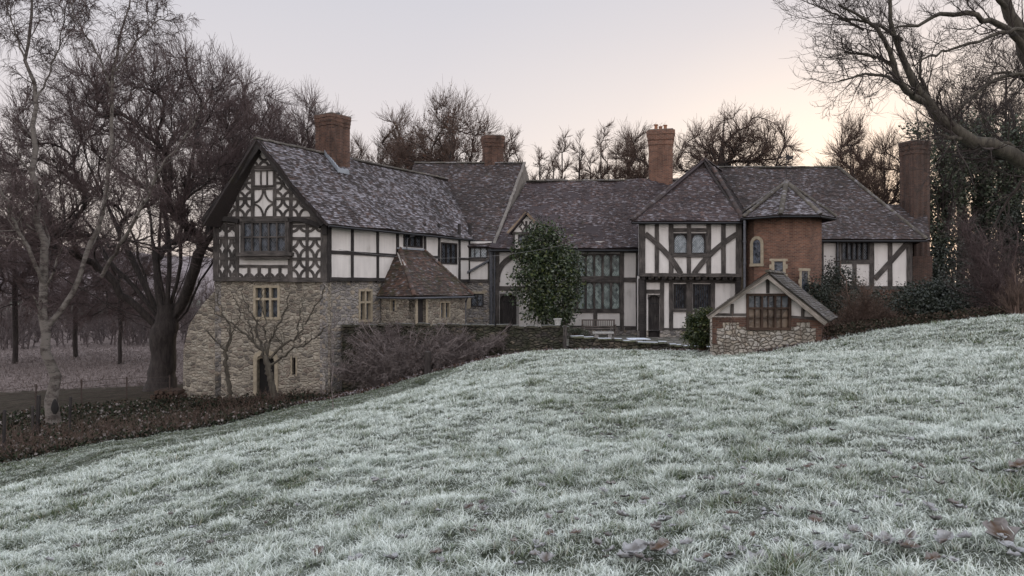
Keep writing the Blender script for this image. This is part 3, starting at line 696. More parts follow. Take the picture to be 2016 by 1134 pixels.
# great window: two tiers of five lights
t0, z0, t1, z1 = big; zm = (HY-550)/F*42
window(WH, ((t0, zm+.12, t1, z1),), 6, 1, house, M['timber'], M['glass_green'], M['came'], .07, .12, .16, .03, 'upper tier of the great hall window', sp=.13, arch=True, lt=.012)
window(WH, ((t0, z0, t1, zm-.12),), 6, 1, house, M['timber'], M['glass_green'], M['came'], .07, .12, .16, .03, 'lower tier of the great hall window', sp=.13, arch=True, lt=.012)
mb = MB(); slab(mb, WH, (t0-.02, zm-.12, t1+.02, zm+.12), .05, .18); mb.build('window_transom', M['timber'], house)
def plank_door(w, r, mat, label, arch=True, depth=.14, ring_=True):
    t0, z0, t1, z1 = r; n = 4; mb = MB()
    for i in range(n):
        a = t0+(t1-t0)*i/n; slabv(mb, w, (a+.004, z0, a+(t1-t0)/n-.004, z1), -depth+U(-.006, .006), depth+.08)
    d = mb.build('door', mat, house, label)
    for z in (z0+.35, z1-.45): mb = MB(); slab(mb, w, (t0+.04, z-.03, t1-.1, z+.03), -depth+.02, depth); mb.build('hinge', M['black_iron'], d)
    mb = MB(); mb.lathe(w.pt(t1-.14, (z0+z1)/2, -depth+.03), [(.035, -.03), (.045, 0), (.035, .03)], 8); mb.build('handle', M['black_iron'], d)
    if arch:
        mb = MB(); rr = (t1-t0)/2; zc = z1-rr*.75; cx = (t0+t1)/2
        for sg in (-1, 1):
            poly = [w.pt(cx+sg*rr*1.04, zc, -.05), w.pt(cx+sg*rr*1.04, z1+.02, -.05), w.pt(cx, z1+.02, -.05)]
            poly += [w.pt(cx+sg*rr*math.sin(q), zc+rr*.75*math.cos(q), -.05) for q in [math.pi/2*i/7 for i in range(7)]]
            mb.prism(poly, w.n3*.08)
        mb.build('arched_head', M['timber'], d)
    return d
plank_door(WH, dH, M['timber_dark'], 'arched dark plank door left of the evergreen')
mb = MB(); t0, z0, t1, z1 = dH
for s0 in (t0-.13, t1): slabv(mb, WH, (s0, z0, s0+.13, z1+.1), .06, .1)
slab(mb, WH, (t0, z1+.02, t1, z1+.1), .05, .1); mb.build('door_surround', M['dressed_grey'], house)
# hall roof
e0 = P(962, 489, 41.5); e1 = P(1262, 494, 41.5); e1.z = e0.z; t0_ = P(1036, 357, 46.6); t1_ = P(1350, 347, 46.6); t1_.z = t0_.z+.12
e1x = Vector((e1.x+2.5, e1.y, e1.z)); t1x = Vector((t1_.x+1.0, t1_.y, t1_.z))
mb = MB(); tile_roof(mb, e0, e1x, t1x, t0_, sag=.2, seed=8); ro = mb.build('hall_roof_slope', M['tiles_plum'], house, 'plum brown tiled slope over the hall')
mb = MB(); ridge_tiles(mb, t0_, t1x, .11, .32, 9, sag=.03); mb.build('ridge_tiles', M['tiles_moss'], ro)
mb = MB(); tile_roof(mb, Vector((e0.x+4, 51.5, e0.z)), Vector((e1x.x+4, 51.5, e0.z)), t1x, t0_, course=.4, tile=.5, sag=0, seed=9); mb.build('hall_roof_far_slope', M['tiles_mid'], house)
mb = MB(); mb.tube([e0+Vector((0, -.07, -.13)), e1+Vector((0, -.07, -.13))], .06); mb.build('gutter', M['black_iron'], ro)
for dxs, h in ((0.0, .1), (5.3, .08), (7.2, .09)): mb = MB(); mb.box(t0_+Vector((1.2+dxs, -.12, .05)), Vector((1.1, 0, 0.01)), Vector((0, .2, 0)), Vector((0, 0, h))); mb.build('ridge_patch', M['mortar'], ro)
# gabled dormer over the hall
WD = Wall(P2(1003, 41.3), P2(1070, 41.3))
ap = WD.sz(1036, 419); l_, r_ = WD.sz(1001, 458), WD.sz(1072, 458)
mb = MB(); zb = l_[1]-.9; mb.prism([WD.pt(l_[0]+.25, zb), WD.pt(r_[0]-.25, zb), WD.pt(r_[0]-.25, l_[1]+.1), WD.pt(*ap, 0), WD.pt(l_[0]+.25, l_[1]+.1)], -WD.n3*2.0)
dm = mb.build('dormer', M['plaster'], house, 'small gabled dormer behind the evergreen')
mb = MB()
for s in (l_[0]+.3, r_[0]-.3, ap[0]): strip(mb, WD, [(s, zb), (s, l_[1]+.05+(.6 if s == ap[0] else 0))], .12, .05)
strip(mb, WD, [(l_[0]+.2, l_[1]-.02), (r_[0]-.2, l_[1]-.02)], .12, .06)
for x0, y0, x1, y1 in ((1022, 436, 1036, 456), (1037, 436, 1051, 456)): quad_arcs(mb, WD, x0, y0, x1, y1, .07, .04, k=.52)
mb.build('dormer_timbers', M['timber'], dm)
window(WD, (1020, 462, 1052, 482), 2, 1, house, M['timber_dark'], M['glass'], None, .06, .06, .0, .08)
W2 = WD.off(.25); mb = MB(); a2 = W2.sz(1036, 418)
for p in (W2.sz(999, 459), W2.sz(1073, 459)): strip(mb, W2, [p, a2], .13, .02, .04)
mb.build('barge_boards', mat_timber('tan_oak', (0.18, 0.13, 0.09), (0.32, 0.25, 0.18)), dm)
mb = MB(); rA = W2.pt(a2[0], a2[1]+.08); rB = rA+Vector((.9, 2.3, 0))
for p, fl in ((W2.pt(*W2.sz(999, 459)), 0), (W2.pt(*W2.sz(1073, 459)), 1)):
    q = p+Vector((.5, 1.2, 0)); tile_roof(mb, *((p, q, rB, rA) if fl else (q, p, rA, rB)), sag=.01, seed=4)
mb.build('dormer_roof', M['tiles_plum'], dm)

# ------------------------------------------------------------------ jettied cross wing
WU = Wall(P2(1259, 39.5), P2(1459, 39.5)); WD_ = WU.off(-.45); zt = 3.62; zb = (HY-541)/F*39.5; zg = -2.9
wu = WU.rect(1325, 459, 1390, 500)
mb = MB(); wall_grid(mb, WU, 0, WU.L, zb, zt, [wu], .13); mb.build('jettied_wall', M['plaster'], house)
mb = MB()
for x, w_ in ((1264, 12), (1454, 11), (1293, 8), (1321, 9), (1356, 8), (1395, 9), (1424, 9)):
    beam(mb, WU, (x, 432), (x, 544), w_, .05 if w_ < 10 else .07)
for x0, x1 in ((1325, 1352), (1360, 1391)): beam(mb, WU, (x0, 453), (x1, 453), 8, .055)
beam(mb, WU, (1322, 503), (1395, 503), 7, .09)
beam(mb, WU, (1258, 541), (1460, 542), 7, .10); beam(mb, WU, (1258, 435), (1460, 434), 6, .05)
curve(mb, WU, ((1270, 460), (1312, 499), (1340, 539)), 10, .075); curve(mb, WU, ((1450, 461), (1402, 497), (1366, 539)), 10, .075)
mb.build('jetty_timber_frame', M['timber'], house)
t0, z0, t1, z1 = wu; tm = (t0+t1)/2
window(WU, ((t0, z0, tm-.07, z1),), 1, 1, house, M['timber_dark'], M['glass_pale'], M['came'], .07, .05, .13, .04, 'left pale arched-head bedroom window', sp=.10, arch=True, lt=.014)
window(WU, ((tm+.07, z0, t1, z1),), 1, 1, house, M['timber_dark'], M['glass_pale'], M['came'], .07, .05, .13, .04, 'right pale arched-head bedroom window', sp=.10, arch=True, lt=.014)
mb = MB()
for i in range(15):
    s = .12+i*(WU.L-.3)/14.2; mb.box(WU.pt(s, zb-.26, .03), Vector((0, .7, 0)), Vector((.16+U(-.03, .03), 0, 0)), Vector((0, 0, .2+U(-.03, .02))))
mb.build('jetty_joists', M['timber_dark'], house)
# lower storey
zl = zb-.05
dC = WD_.rect(1276, 581, 1299, 664); wl = WD_.rect(1326, 559, 1351, 608); wr = WD_.rect(1364, 559, 1399, 608)
mb = MB(); wall_grid(mb, WD_, 0, WD_.L, -2.35, zl, [(dC[0], -2.35, dC[2], dC[3]), wl, wr], .14); mb.build('ground_floor_wall', M['plaster'], house)
mb = MB(); wall_grid(mb, WD_.off(.05), 0, WD_.L, -3.4, -2.352, [(dC[0], -3.4, dC[2], -2.352)], .14); mb.build('stone_plinth', M['stone_side'], house)
plank_door(WD_, dC, M['timber_dark'], 'narrow arched plank door under the jetty')
mb = MB()
for x, w_ in ((1264, 15), (1303, 8), (1321, 8), (1357, 12), (1403, 8), (1452, 10)): beam(mb, WD_, (x, 549), (x, 651), w_, .06)
beam(mb, WD_, (1258, 552), (1458, 554), 8, .07); beam(mb, WD_, (1270, 574), (1300, 574), 8, .05); beam(mb, WD_, (1306, 649), (1450, 650), 7, .05); beam(mb, WD_, (1322, 611), (1402, 612), 5, .09)
mb.build('ground_floor_timber_frame', M['timber'], house)
for r in (wl, wr):                               # upright wooden bars
    fo = window(WD_, (r,), 1, 1, house, M['timber_dark'], M['glass'], None, .06, .05, .13, .02, None, name='barred_window')
    mb = MB(); n = int((r[2]-r[0])/.11)
    for i in range(1, n): s = r[0]+(r[2]-r[0])*i/n; slabv(mb, WD_, (s-.022, r[1]+.05, s+.022, r[3]-.05), -.02, .06)
    mb.build('window_bars', M['timber_dark'], fo)
mb = MB(); slab(mb, WD_, WD_.rect(1366, 618, 1398, 643), .05, 0); 
for i in range(4): slabv(mb, WD_, (WD_.s_(1368+8*i), zg+.6, WD_.s_(1368+8*i)+.03, zg+1.3), .07, 0)
mb.build('hatch_door', M['timber_pale'], house)
# return walls of the cross wing
mb = MB(); sk = Vector((1.9, 3.9, 0)); a = WU.pt(WU.L, -3, -.02)
mb.prism([a, a+sk*1.2, a+sk*1.2+Vector((0, 0, 6.6)), a+Vector((0, 0, 6.6))], Vector((-.25, 0, 0)))
a = WU.pt(0, -3, -.02); mb.prism([a, a+sk*1.2, a+sk*1.2+Vector((0, 0, 6.6)), a+Vector((0, 0, 6.6))], Vector((.25, 0, 0)))
mb.build('return_wall', M['timber_dark'], house)
# hipped roof with gablet
eL, eR = P(1243, 435, 39.1), P(1464, 433, 39.1); eR.z = eL.z
hL, hR = P(1368, 332, 42.4), P(1404, 332, 42.4)
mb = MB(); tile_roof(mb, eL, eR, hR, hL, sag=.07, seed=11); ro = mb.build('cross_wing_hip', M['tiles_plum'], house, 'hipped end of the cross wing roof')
apx2 = P(1386, 313, 42.55); mb = MB(); mb.prism([hL+Vector((0, .06, -.1)), hR+Vector((0, .06, -.1)), apx2+Vector((0, .06, -.03))], Vector((0, .15, 0))); mb.build('gablet', M['tiles_mid'], ro)
skv = Vector((2.3, 4.6, 0))
mb = MB(); back = apx2+skv*1.3
tile_roof(mb, eR, eR+skv*2.0, back, apx2, sag=.03, seed=12); mb.build('cross_wing_right_slope', M['tiles_mid'], house)
mb = MB(); tile_roof(mb, eL+skv*2.0, eL, apx2, back, sag=.03, seed=13); mb.build('cross_wing_left_slope', M['tiles_plum'], house)
mb = MB(); ridge_tiles(mb, apx2, back, .12, .3, 14)
ridge_tiles(mb, eL, hL, .12, .17, 15, taper=-.25, lift=.02); ridge_tiles(mb, eR, hR, .12, .17, 16, taper=-.25, lift=.02); ridge_tiles(mb, hL, apx2, .09, .2, 17); ridge_tiles(mb, hR, apx2, .09, .2, 18)
mb.build('hip_tiles', M['tiles_mid'], ro)
mb = MB(); mb.tube([eL+Vector((0, -.06, -.12)), eR+Vector((0, -.06, -.12))], .055); mb.build('gutter', M['black_iron'], ro)

# ------------------------------------------------------------------ east range
WE = Wall(P2(1590, 42.5), P2(1797, 42.5)); we = WE.rect(1656, 476, 1711, 513)
mb = MB(); wall_grid(mb, WE, 0, WE.L, (HY-568)/F*42.5, 3.0, [we], .13); mb.build('east_wall', M['plaster'], house)
mb = MB(); wall_grid(mb, WE.off(.05), 0, WE.L, -3.2, (HY-568)/F*42.5-.002, [], .13); mb.build('east_brick_base', M['brick_old'], house)
mb = MB()
for x, w_ in ((1610, 8), (1617, 8), (1650, 9), (1682, 8), (1716, 9), (1752, 9), (1790, 11)): beam(mb, WE, (x, 474 if x != 1682 else 514), (x, 568), w_, .05)
for a, b, w_ in (((1600, 475), (1797, 475), 6), ((1650, 516), (1717, 516), 7), ((1600, 566), (1797, 567), 7)): beam(mb, WE, a, b, w_, .055)
beam(mb, WE, (1785, 480), (1722, 549), 10, .07); mb.build('east_timber_frame', M['timber'], house)
window(WE, (we,), 5, 1, house, M['timber_dark'], M['glass'], M['came'], .07, .07, .13, .03, 'leaded five-light window in the east range', sp=.12, lt=.013)
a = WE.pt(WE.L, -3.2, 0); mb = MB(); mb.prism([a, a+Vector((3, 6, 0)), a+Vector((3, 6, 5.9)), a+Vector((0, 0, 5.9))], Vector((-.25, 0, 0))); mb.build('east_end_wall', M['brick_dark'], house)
eL, eR = P(1470, 471, 42.0), P(1824, 470, 42.0); eR.z = eL.z; tL_, tR_ = P(1405, 330, 47.2), P(1650, 329, 47.2); tR_.z = tL_.z
mb = MB(); tile_roof(mb, eL, eR, tR_, tL_, sag=.08, seed=21); ro = mb.build('east_roof_slope', M['tiles_mid'], house, 'dark plum tiled slope of the east range')
mb = MB(); ridge_tiles(mb, tL_, tR_, .11, .3, 22); ridge_tiles(mb, eR, tR_, .11, .2, 23, taper=-.2); mb.build('ridge_tiles', M['tiles_moss'], ro)
mb = MB(); bk = tR_+Vector((3, 1.0, 0)); tile_roof(mb, eR, eR+Vector((3.5, 8.5, 0)), tR_+Vector((.2, .4, 0)), tR_, course=.25, tile=.3, sag=.02, seed=24); mb.build('east_hip_slope', M['tiles_mid'], house)
mb = MB(); tile_roof(mb, Vector((eL.x+3, 52, eL.z)), eR+Vector((3.5, 10, 0)), tR_, tL_, course=.4, tile=.5, sag=0, seed=25); mb.build('east_roof_far_slope', M['tiles_mid'], house)
mb = MB(); mb.tube([eL+Vector((3.5, -.06, -.12)), eR+Vector((0, -.06, -.12))], .055); mb.build('gutter', M['black_iron'], ro)
# low tiled roof and dark brick outshut round the east chimney
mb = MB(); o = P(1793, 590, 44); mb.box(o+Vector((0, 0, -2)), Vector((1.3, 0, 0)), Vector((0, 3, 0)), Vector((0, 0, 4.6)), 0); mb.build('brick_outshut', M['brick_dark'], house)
mb = MB(); tile_roof(mb, P(1735, 475, 43.6), P(1832, 472, 43.6), P(1822, 404, 46.4), P(1725, 402, 46.4), sag=.02, seed=26); mb.build('outshut_roof', M['tiles_mid'], house)

# ------------------------------------------------------------------ stair turret
tc = Vector(((1541-CX)/F*39.6, 39.6, 0)); Rw = 1.93; zte = (HY-425)/F*37.8
mb = MB(); mb.lathe((tc.x, tc.y, 0), [(Rw, -3.4), (Rw, zte+.1)], 8, math.radians(22.5)); tw = mb.build('turret', M['brick'], house, 'octagonal red brick stair turret')
Re = 2.62; ta = Vector((P(1548, 360, 39.6).x, 39.6, (HY-360)/F*39.6)); cs = [Vector((tc.x+math.cos(math.radians(22.5+45*k))*Re, tc.y+math.sin(math.radians(22.5+45*k))*Re, zte)) for k in range(8)]
mb = MB()
for k in range(8):
    a, b = cs[k], cs[(k+1) % 8]; tile_roof(mb, a, b, ta+(b-a)*.001, ta-(b-a)*.001, sag=.02, th=.07, seed=30+k)
tr = mb.build('turret_roof', M['tiles_frost'], tw)
mb = MB()
for k in range(8): ridge_tiles(mb, cs[k], ta, .11, .15, 40+k, taper=-.25, lift=.02)
mb.lathe(ta, [(.12, -.1), (.14, 0), (.08, .12), (.03, .2)], 8); mb.build('hip_tiles', M['tiles_moss'], tr)
mb = MB()
for k in range(8): mb.tube([cs[k]*1.0+Vector((0, 0, -.1)), cs[(k+1) % 8]+Vector((0, 0, -.1))], .05)
mb.build('gutter', M['black_iron'], tr)
mb = MB(); mb.tube([ta, ta+Vector((0, 0, 1.75))], .02); v = ta+Vector((0, 0, 1.38))
for a in range(8): pass
mb.prism([v+Vector(p) for p in ((0, 0, -.12), (.14, 0, -.16), (.22, 0, -.1), (.40, 0, -.14), (.34, 0, -.02), (.42, 0, .10), (.2, 0, .06), (.1, 0, .14), (0, 0, .10))], Vector((0, .02, 0)))
mb.prism([v+Vector(p) for p in ((0, 0, -.02), (-.22, 0, -.02), (-.26, 0, -.06), (-.34, 0, 0), (-.26, 0, .06), (-.22, 0, .02), (0, 0, .02))], Vector((0, .02, 0)))
mb.build('weather_vane', M['black_iron'], tr)
wts = [Wall(*[Vector((tc.x+math.cos(math.radians(a))*Rw, tc.y+math.sin(math.radians(a))*Rw)) for a in (a0, a0+45)]) for a0 in (202.5, 247.5, 292.5)]
w = wts[0]; s0, z0 = w.sz(1483, 519); s1, z1 = w.sz(1498, 472); rr = (s1-s0)/2
mb = MB(); st = [(s0-.08, z0-.05), (s0-.08, z1-rr)]+[((s0+s1)/2-math.cos(math.pi*k/8)*(rr+.08), z1-rr+math.sin(math.pi*k/8)*(rr+.12)) for k in range(9)]+[(s1+.08, z1-rr), (s1+.08, z0-.05)]
strip(mb, w, st, .16, .05, .05, .003); strip(mb, w, [(s0-.18, z0-.08), (s1+.18, z0-.08)], .14, .06, .05); lw_ = mb.build('lancet_window', M['dressed'], tw, 'round-headed stone lancet on the turret left face')
mb = MB(); mb.prism([w.pt(s0, z0, .005), w.pt(s1, z0, .005)]+[w.pt((s0+s1)/2+math.cos(math.pi*k/8)*rr, z1-rr+math.sin(math.pi*k/8)*rr, .005) for k in range(9)], w.n3*.012); mb.build('pane', M['glass'], lw_)
for w, px, y0, y1 in ((wts[1], (1524, 1541), 515, 548), (wts[2], (1577, 1590), 534, 578)):
    r = w.rect(px[0], y0, px[1], y1); t0, z0, t1, z1 = r; mb = MB()
    for s0 in (t0-.14, t1): slabv(mb, w, (s0, z0-.05, s0+.14, z1+.02), .04, .02)
    slab(mb, w, (t0-.24, z1+.02, t1+.24, z1+.15), .045, .02)
    for k in range(3):
        for sg in (-1, 1):
            c0 = t0-.24 if sg < 0 else t1+.14; 
            if k % 2 == 0: slab(mb, w, (c0, z0+k*.25, c0+.10, z0+k*.25+.22), .035, .02)
    sw_ = mb.build('slit_window', M['dressed'], tw); mb = MB(); slabv(mb, w, (t0, z0, t1, z1), .008, .02); mb.build('pane', M['glass'], sw_)

# ------------------------------------------------------------------ porch on the wing
pA, pTL, pTR, pD = [WS.pt(WS.s_(px), 0) for px in (742, 784, 832, 868)]
prj = WS.n3*2.35; ze = -.42; ztp = P(808, 491, 37.6).z
A = Vector((pA.x, pA.y, ze)); B = A+prj; D = Vector((pD.x, pD.y, ze)); Cc = D+prj
s932 = Wall(B.xy, (B+WS.d3*9).xy); Cc = s932.pt(s932.s_(931), ze); D = Cc-prj
TL = Vector((pTL.x, pTL.y, ztp)); TR = Vector((pTR.x, pTR.y, ztp)); TL2 = TL+prj*.04; TR2 = TR+prj*.04
mb = MB(); tile_roof(mb, A, B, TL2, TL, sag=.04, seed=51, th=.08); tile_roof(mb, B, Cc, TR2, TL2, sag=.05, seed=52, th=.08); tile_roof(mb, Cc, D, TR, TR2, sag=.03, seed=53, th=.08)
po = MB(); wp = Wall((B-prj*.12+WS.d3*.3).xy, (Cc-prj*.12-WS.d3*.3).xy); pdoor = wp.rect(822, 588, 838, 680); pwin = wp.rect(866, 593, 886, 625)
wall_grid(po, wp, 0, wp.L, -3.2, ze, [(pdoor[0], -3.2, pdoor[2], pdoor[3]), pwin], .2, .3); 
wq = Wall((A+WS.d3*.3).xy, (B-prj*.12+WS.d3*.3).xy); qwin = wq.rect(768, 588, 780, 612); wall_grid(po, wq, 0, wq.L, -3.2, ze, [qwin], .2)
por = po.build('porch', M['stone_front'], house, 'hipped stone porch with a brown tiled roof')
pr = mb.build('porch_roof', M['tiles_red'], por, 'reddish brown mottled porch roof')
for qa, qb in ((B, TL2), (Cc, TR2)): mb = MB(); ridge_tiles(mb, qa, qb, .10, .16, 54, taper=-.2); mb.build('hip_tiles', M['tiles_red'], por)
mb = MB(); mb.tube([A+Vector((0, -.05, -.1)), B+Vector((-.03, -.06, -.1)), Cc+Vector((.05, -.05, -.1))], .05)
q = Cc+Vector((-.25, -.06, -.1)); mb.tube([q, q-prj*.08+Vector((0, 0, -.3)), q-prj*.08+Vector((0, 0, -2.7))], .045); mb.build('porch_gutter', M['iron'], por)
for r, w_ in ((pwin, wp), (qwin, wq)):
    t0, z0, t1, z1 = r; mb = MB(); slabv(mb, w_, (t0, z0, t0+.08, z1), .02, .16); slabv(mb, w_, (t1-.08, z0, t1, z1), .02, .16); slab(mb, w_, (t0+.08, z1-.08, t1-.08, z1), .02, .16)
    if w_ is wp: slabv(mb, w_, ((t0+t1)/2-.05, z0, (t0+t1)/2+.05, z1-.08), .01, .16)
    f_ = mb.build('porch_window', M['dressed'], por); 
mb = MB(); slabv(mb, wp, (pwin[0], pwin[1], pwin[2], pwin[3]), -.13, .2); slabv(mb, wq, qwin, -.13, .2); mb.build('porch_pane', M['glass'], por)
mb = MB(); slabv(mb, wp, (pdoor[0], -3.2, pdoor[2], pdoor[3]), -.17, .2); mb.build('porch_door', M['timber_dark'], por)
mb = MB(); slabv(mb, wp, (pdoor[0]-.16, -3.0, pdoor[0], pdoor[3]), .02, .1); slabv(mb, wp, (pdoor[2], -3.0, pdoor[2]+.16, pdoor[3]), .02, .1); mb.build('porch_door_jamb', M['dressed'], por)
mb = MB(); mb.prism([P(783, 497, 36.7), P(800, 522, 35.6), P(786, 521, 36.3)], Vector((-.1, .15, 0))); 
mb.build('porch_cheek', M['plaster'], por)
mb = MB(); slab(mb, WS, (WS.s_(780), ztp-.02, WS.s_(834), ztp+.06), .18, 0); mb.build('porch_lead', M['lead'], por)
mb = MB(); mb.tube([A+WS.d3*.45+WS.n3*.3+Vector((0, 0, -.1)), A+WS.d3*.45+WS.n3*.3+Vector((0, 0, -1.4))], .022); mb.build('overflow_pipe', M['potpale'], house)
# floodlight above the porch
p = WS.pt(WS.s_(800), 0, .25); p.z = P(800, 466, p.y).z; mb = MB(); mb.tube([p+Vector((.1, 0, .05)), p+Vector((-.12, -.1, -.12)), p+Vector((-.16, -.1, -.65))], .035); mb.box(p+Vector((.02, -.12, 0)), (.2, .05, .02), (0, .1, 0), (0, 0, .1)); mb.build('vent_pipe', M['iron'], house)
# drainpipes
def pipe(pts, r=.05, mat='iron', parent=house):
    mb = MB(); mb.tube(pts, r, 7)
    for a, b in zip(pts, pts[1:]):
        if (b-a).length > 1:
            for k in range(1, int((b-a).length)): q = a.lerp(b, k/int((b-a).length)); d = (b-a).normalized(); mb.tube([q-d*.03, q+d*.03], r*1.35, 7)
    return mb.build('drainpipe', M[mat], parent)
def WP(w, px, py, o): s, z = w.sz(px, py); return w.pt(s, z, o)
pipe([WP(WH, 967, 490, .14), WP(WH, 967, 655, .14)], .10); pipe([WP(WH, 974, 494, .14), WP(WH, 973, 655, .14)], .05)
pipe([WP(WH, 963, 513, .13), WP(WH, 918, 538, .13), WP(WH, 914, 553, .13)], .07)
pipe([WP(WH, 1259, 494, .12), WP(WH, 1256, 560, .14), WP(WH, 1256, 664, .14)], .07)
pipe([P(1466, 434, 38.6), P(1466, 560, 38.6), P(1466, 640, 38.6)], .07)
pipe([WP(WE, 1647, 476, .12), WP(WE, 1647, 560, .12)], .05)
mb = MB(); h = WP(WH, 967, 492, .1); mb.lathe(h, [(.10, -.3), (.17, -.15), (.19, .02)], 8); mb.build('rainwater_hopper', M['iron'], house)

# ------------------------------------------------------------------ small outbuilding in front of the turret
shed = thing('garden_shed', (9.4, 28, -2.4), 'small gabled shed of white rubble stone with brown glazed window and mossy roof', 'shed')
WX = Wall(P2(1402, 27.0), P2(1617, 27.0)); LX = WX.L; apS = WX.sz(1510, 543)
zr = WX.sz(1402, 620)[1]; zr2 = WX.sz(1617, 628)[1]; zr = (zr+zr2)/2
wS = WX.rect(1469, 578, 1557, 650)
mb = MB()
tri = lambda t: (HY-0)
# plaster gable above the rail, with the window opening
mb.prism([WX.pt(0, zr), WX.pt(wS[0], zr), WX.pt(wS[0], apS[1]-(apS[0]-wS[0])*.62, 0), WX.pt(0, zr+.02)], -WX.n3*.2)
mb.prism([WX.pt(wS[2], zr), WX.pt(LX, zr), WX.pt(LX, zr+.02), WX.pt(wS[2], apS[1]-(wS[2]-apS[0])*.62, 0)], -WX.n3*.2)
mb.prism([WX.pt(wS[0], wS[3]), WX.pt(wS[2], wS[3]), WX.pt(wS[2], apS[1]-(wS[2]-apS[0])*.62), WX.pt(*apS), WX.pt(wS[0], apS[1]-(apS[0]-wS[0])*.62)], -WX.n3*.2)
mb.build('gable_wall', M['plaster'], shed)
mb = MB(); wall_grid(mb, WX, 0, LX, -3.6, zr-.002, [(wS[0], wS[1], wS[2], zr-.002)], .15, .3); mb.build('stone_wall', M['stone_shed'], shed)
bq = []
for r in ((0, zr-.20, wS[0], zr-.01), (wS[2], zr-.20, LX, zr-.01), (0, zr-1.0, .16, zr-.2), (LX-.2, -3.6, LX, zr-.2), (.16, zr-.42, .38, zr-.2), (LX-.42, zr-.4, LX-.2, zr-.2), (wS[0]-.26, wS[1]+.12, wS[0], zr-.2), (wS[2], wS[1]+.12, wS[2]+.2, zr-.2)):
    t0, z0, t1, z1 = r; e = .025+.001*len(bq); bq.append(1); mb = MB()
    mb.face([WX.pt(t0, z0, e), WX.pt(t1, z0, e), WX.pt(t1, z1, e), WX.pt(t0, z1, e)], [(t0, z0), (t1, z0), (t1, z1), (t0, z1)])
    mb.face([WX.pt(t0, z1, e), WX.pt(t1, z1, e), WX.pt(t1, z1, 0), WX.pt(t0, z1, 0)]); mb.face([WX.pt(t1, z0, e), WX.pt(t1, z0, 0), WX.pt(t1, z1, 0), WX.pt(t1, z1, e)]); mb.face([WX.pt(t0, z0, e), WX.pt(t0, z1, e), WX.pt(t0, z1, 0), WX.pt(t0, z0, 0)])
    mb.build('brick_dressing', M['brick_old'], shed)

for a, b, w_ in (((1402, 619), (1469, 620), 5), ((1557, 624), (1612, 628), 5), ((1511, 543), (1511, 577), 6), ((1441, 598), (1441, 619), 6), ((1580, 598), (1580, 625), 6)):
    mb = MB(); beam(mb, WX, a, b, w_, .04); mb.build('timber_rail' if a[1] > 610 else 'timber_stud', M['timber'], shed)
W3 = WX.off(.35); mb = MB(); a3 = W3.sz(1510, 543)
for p in (W3.sz(1393, 625), W3.sz(1626, 637)): strip(mb, W3, [p, a3], .17, .03, .04, .008)
mb.build('barge_boards', M['timber_pale'], shed)
fo = window(WX, (wS,), 3, 2, shed, M['timber_brown'], M['glass_brown'], None, .09, .07, .1, .05, 'brown framed nine-pane shed window', .60)
mb = MB(); t0, z0, t1, z1 = wS; ww = (t1-t0-.18)/3
gm = MB(); zt2 = z0+(z1-z0)*.60; gm.face([WX.pt(t0+.05, zt2, -.072), WX.pt(t1-.05, zt2, -.072), WX.pt(t1-.05, z1-.05, -.072), WX.pt(t0+.05, z1-.05, -.072)], [(0, 0), (1.4, 0), (1.4, .4), (0, .4)]); gm.build('upper_pane', M['glass_sky'], fo)
for i in range(3):
    x = t0+.09+ww*(i+.5); slabv(mb, WX, (x-.012, z0+.09, x+.012, z1-.09), .0, .07)
    slab(mb, WX, (t0+.09+ww*i+.035, z0+(z1-z0)*.32-.012, t0+.09+ww*(i+1)-.035, z0+(z1-z0)*.32+.012), -.003, .065)
mb.build('glazing_bars', M['timber_brown'], fo)
dv = Vector((1.9, 3.6, 0)); ra = W3.pt(a3[0], a3[1]+.13, .05); rb = ra+dv
lE = W3.pt(*W3.sz(1391, 622), .05)+Vector((0, 0, .02)); rE = W3.pt(*W3.sz(1631, 634), .05)+Vector((0, 0, .02))
mb = MB(); tile_roof(mb, lE+dv, lE, ra, rb, sag=.02, seed=61, th=.05); tile_roof(mb, rE, rE+dv, rb, ra, sag=.03, seed=62, th=.05); sr = mb.build('roof', M['tiles_moss'], shed)
mb = MB(); ridge_tiles(mb, ra, rb, .10, .3, 63); mb.build('ridge_tiles', M['tiles_moss'], sr)
for s_0, e_ in ((LX-.01, -.25), (.01, .25)):
    mb = MB(); a = WX.pt(s_0, -3.6, -.06); mb.prism([a, a+dv*.9, a+dv*.9+Vector((0, 0, zr+3.6)), a+Vector((0, 0, zr+3.6))], Vector((e_, 0, 0))); mb.build('side_wall', M['brick_old'], shed)
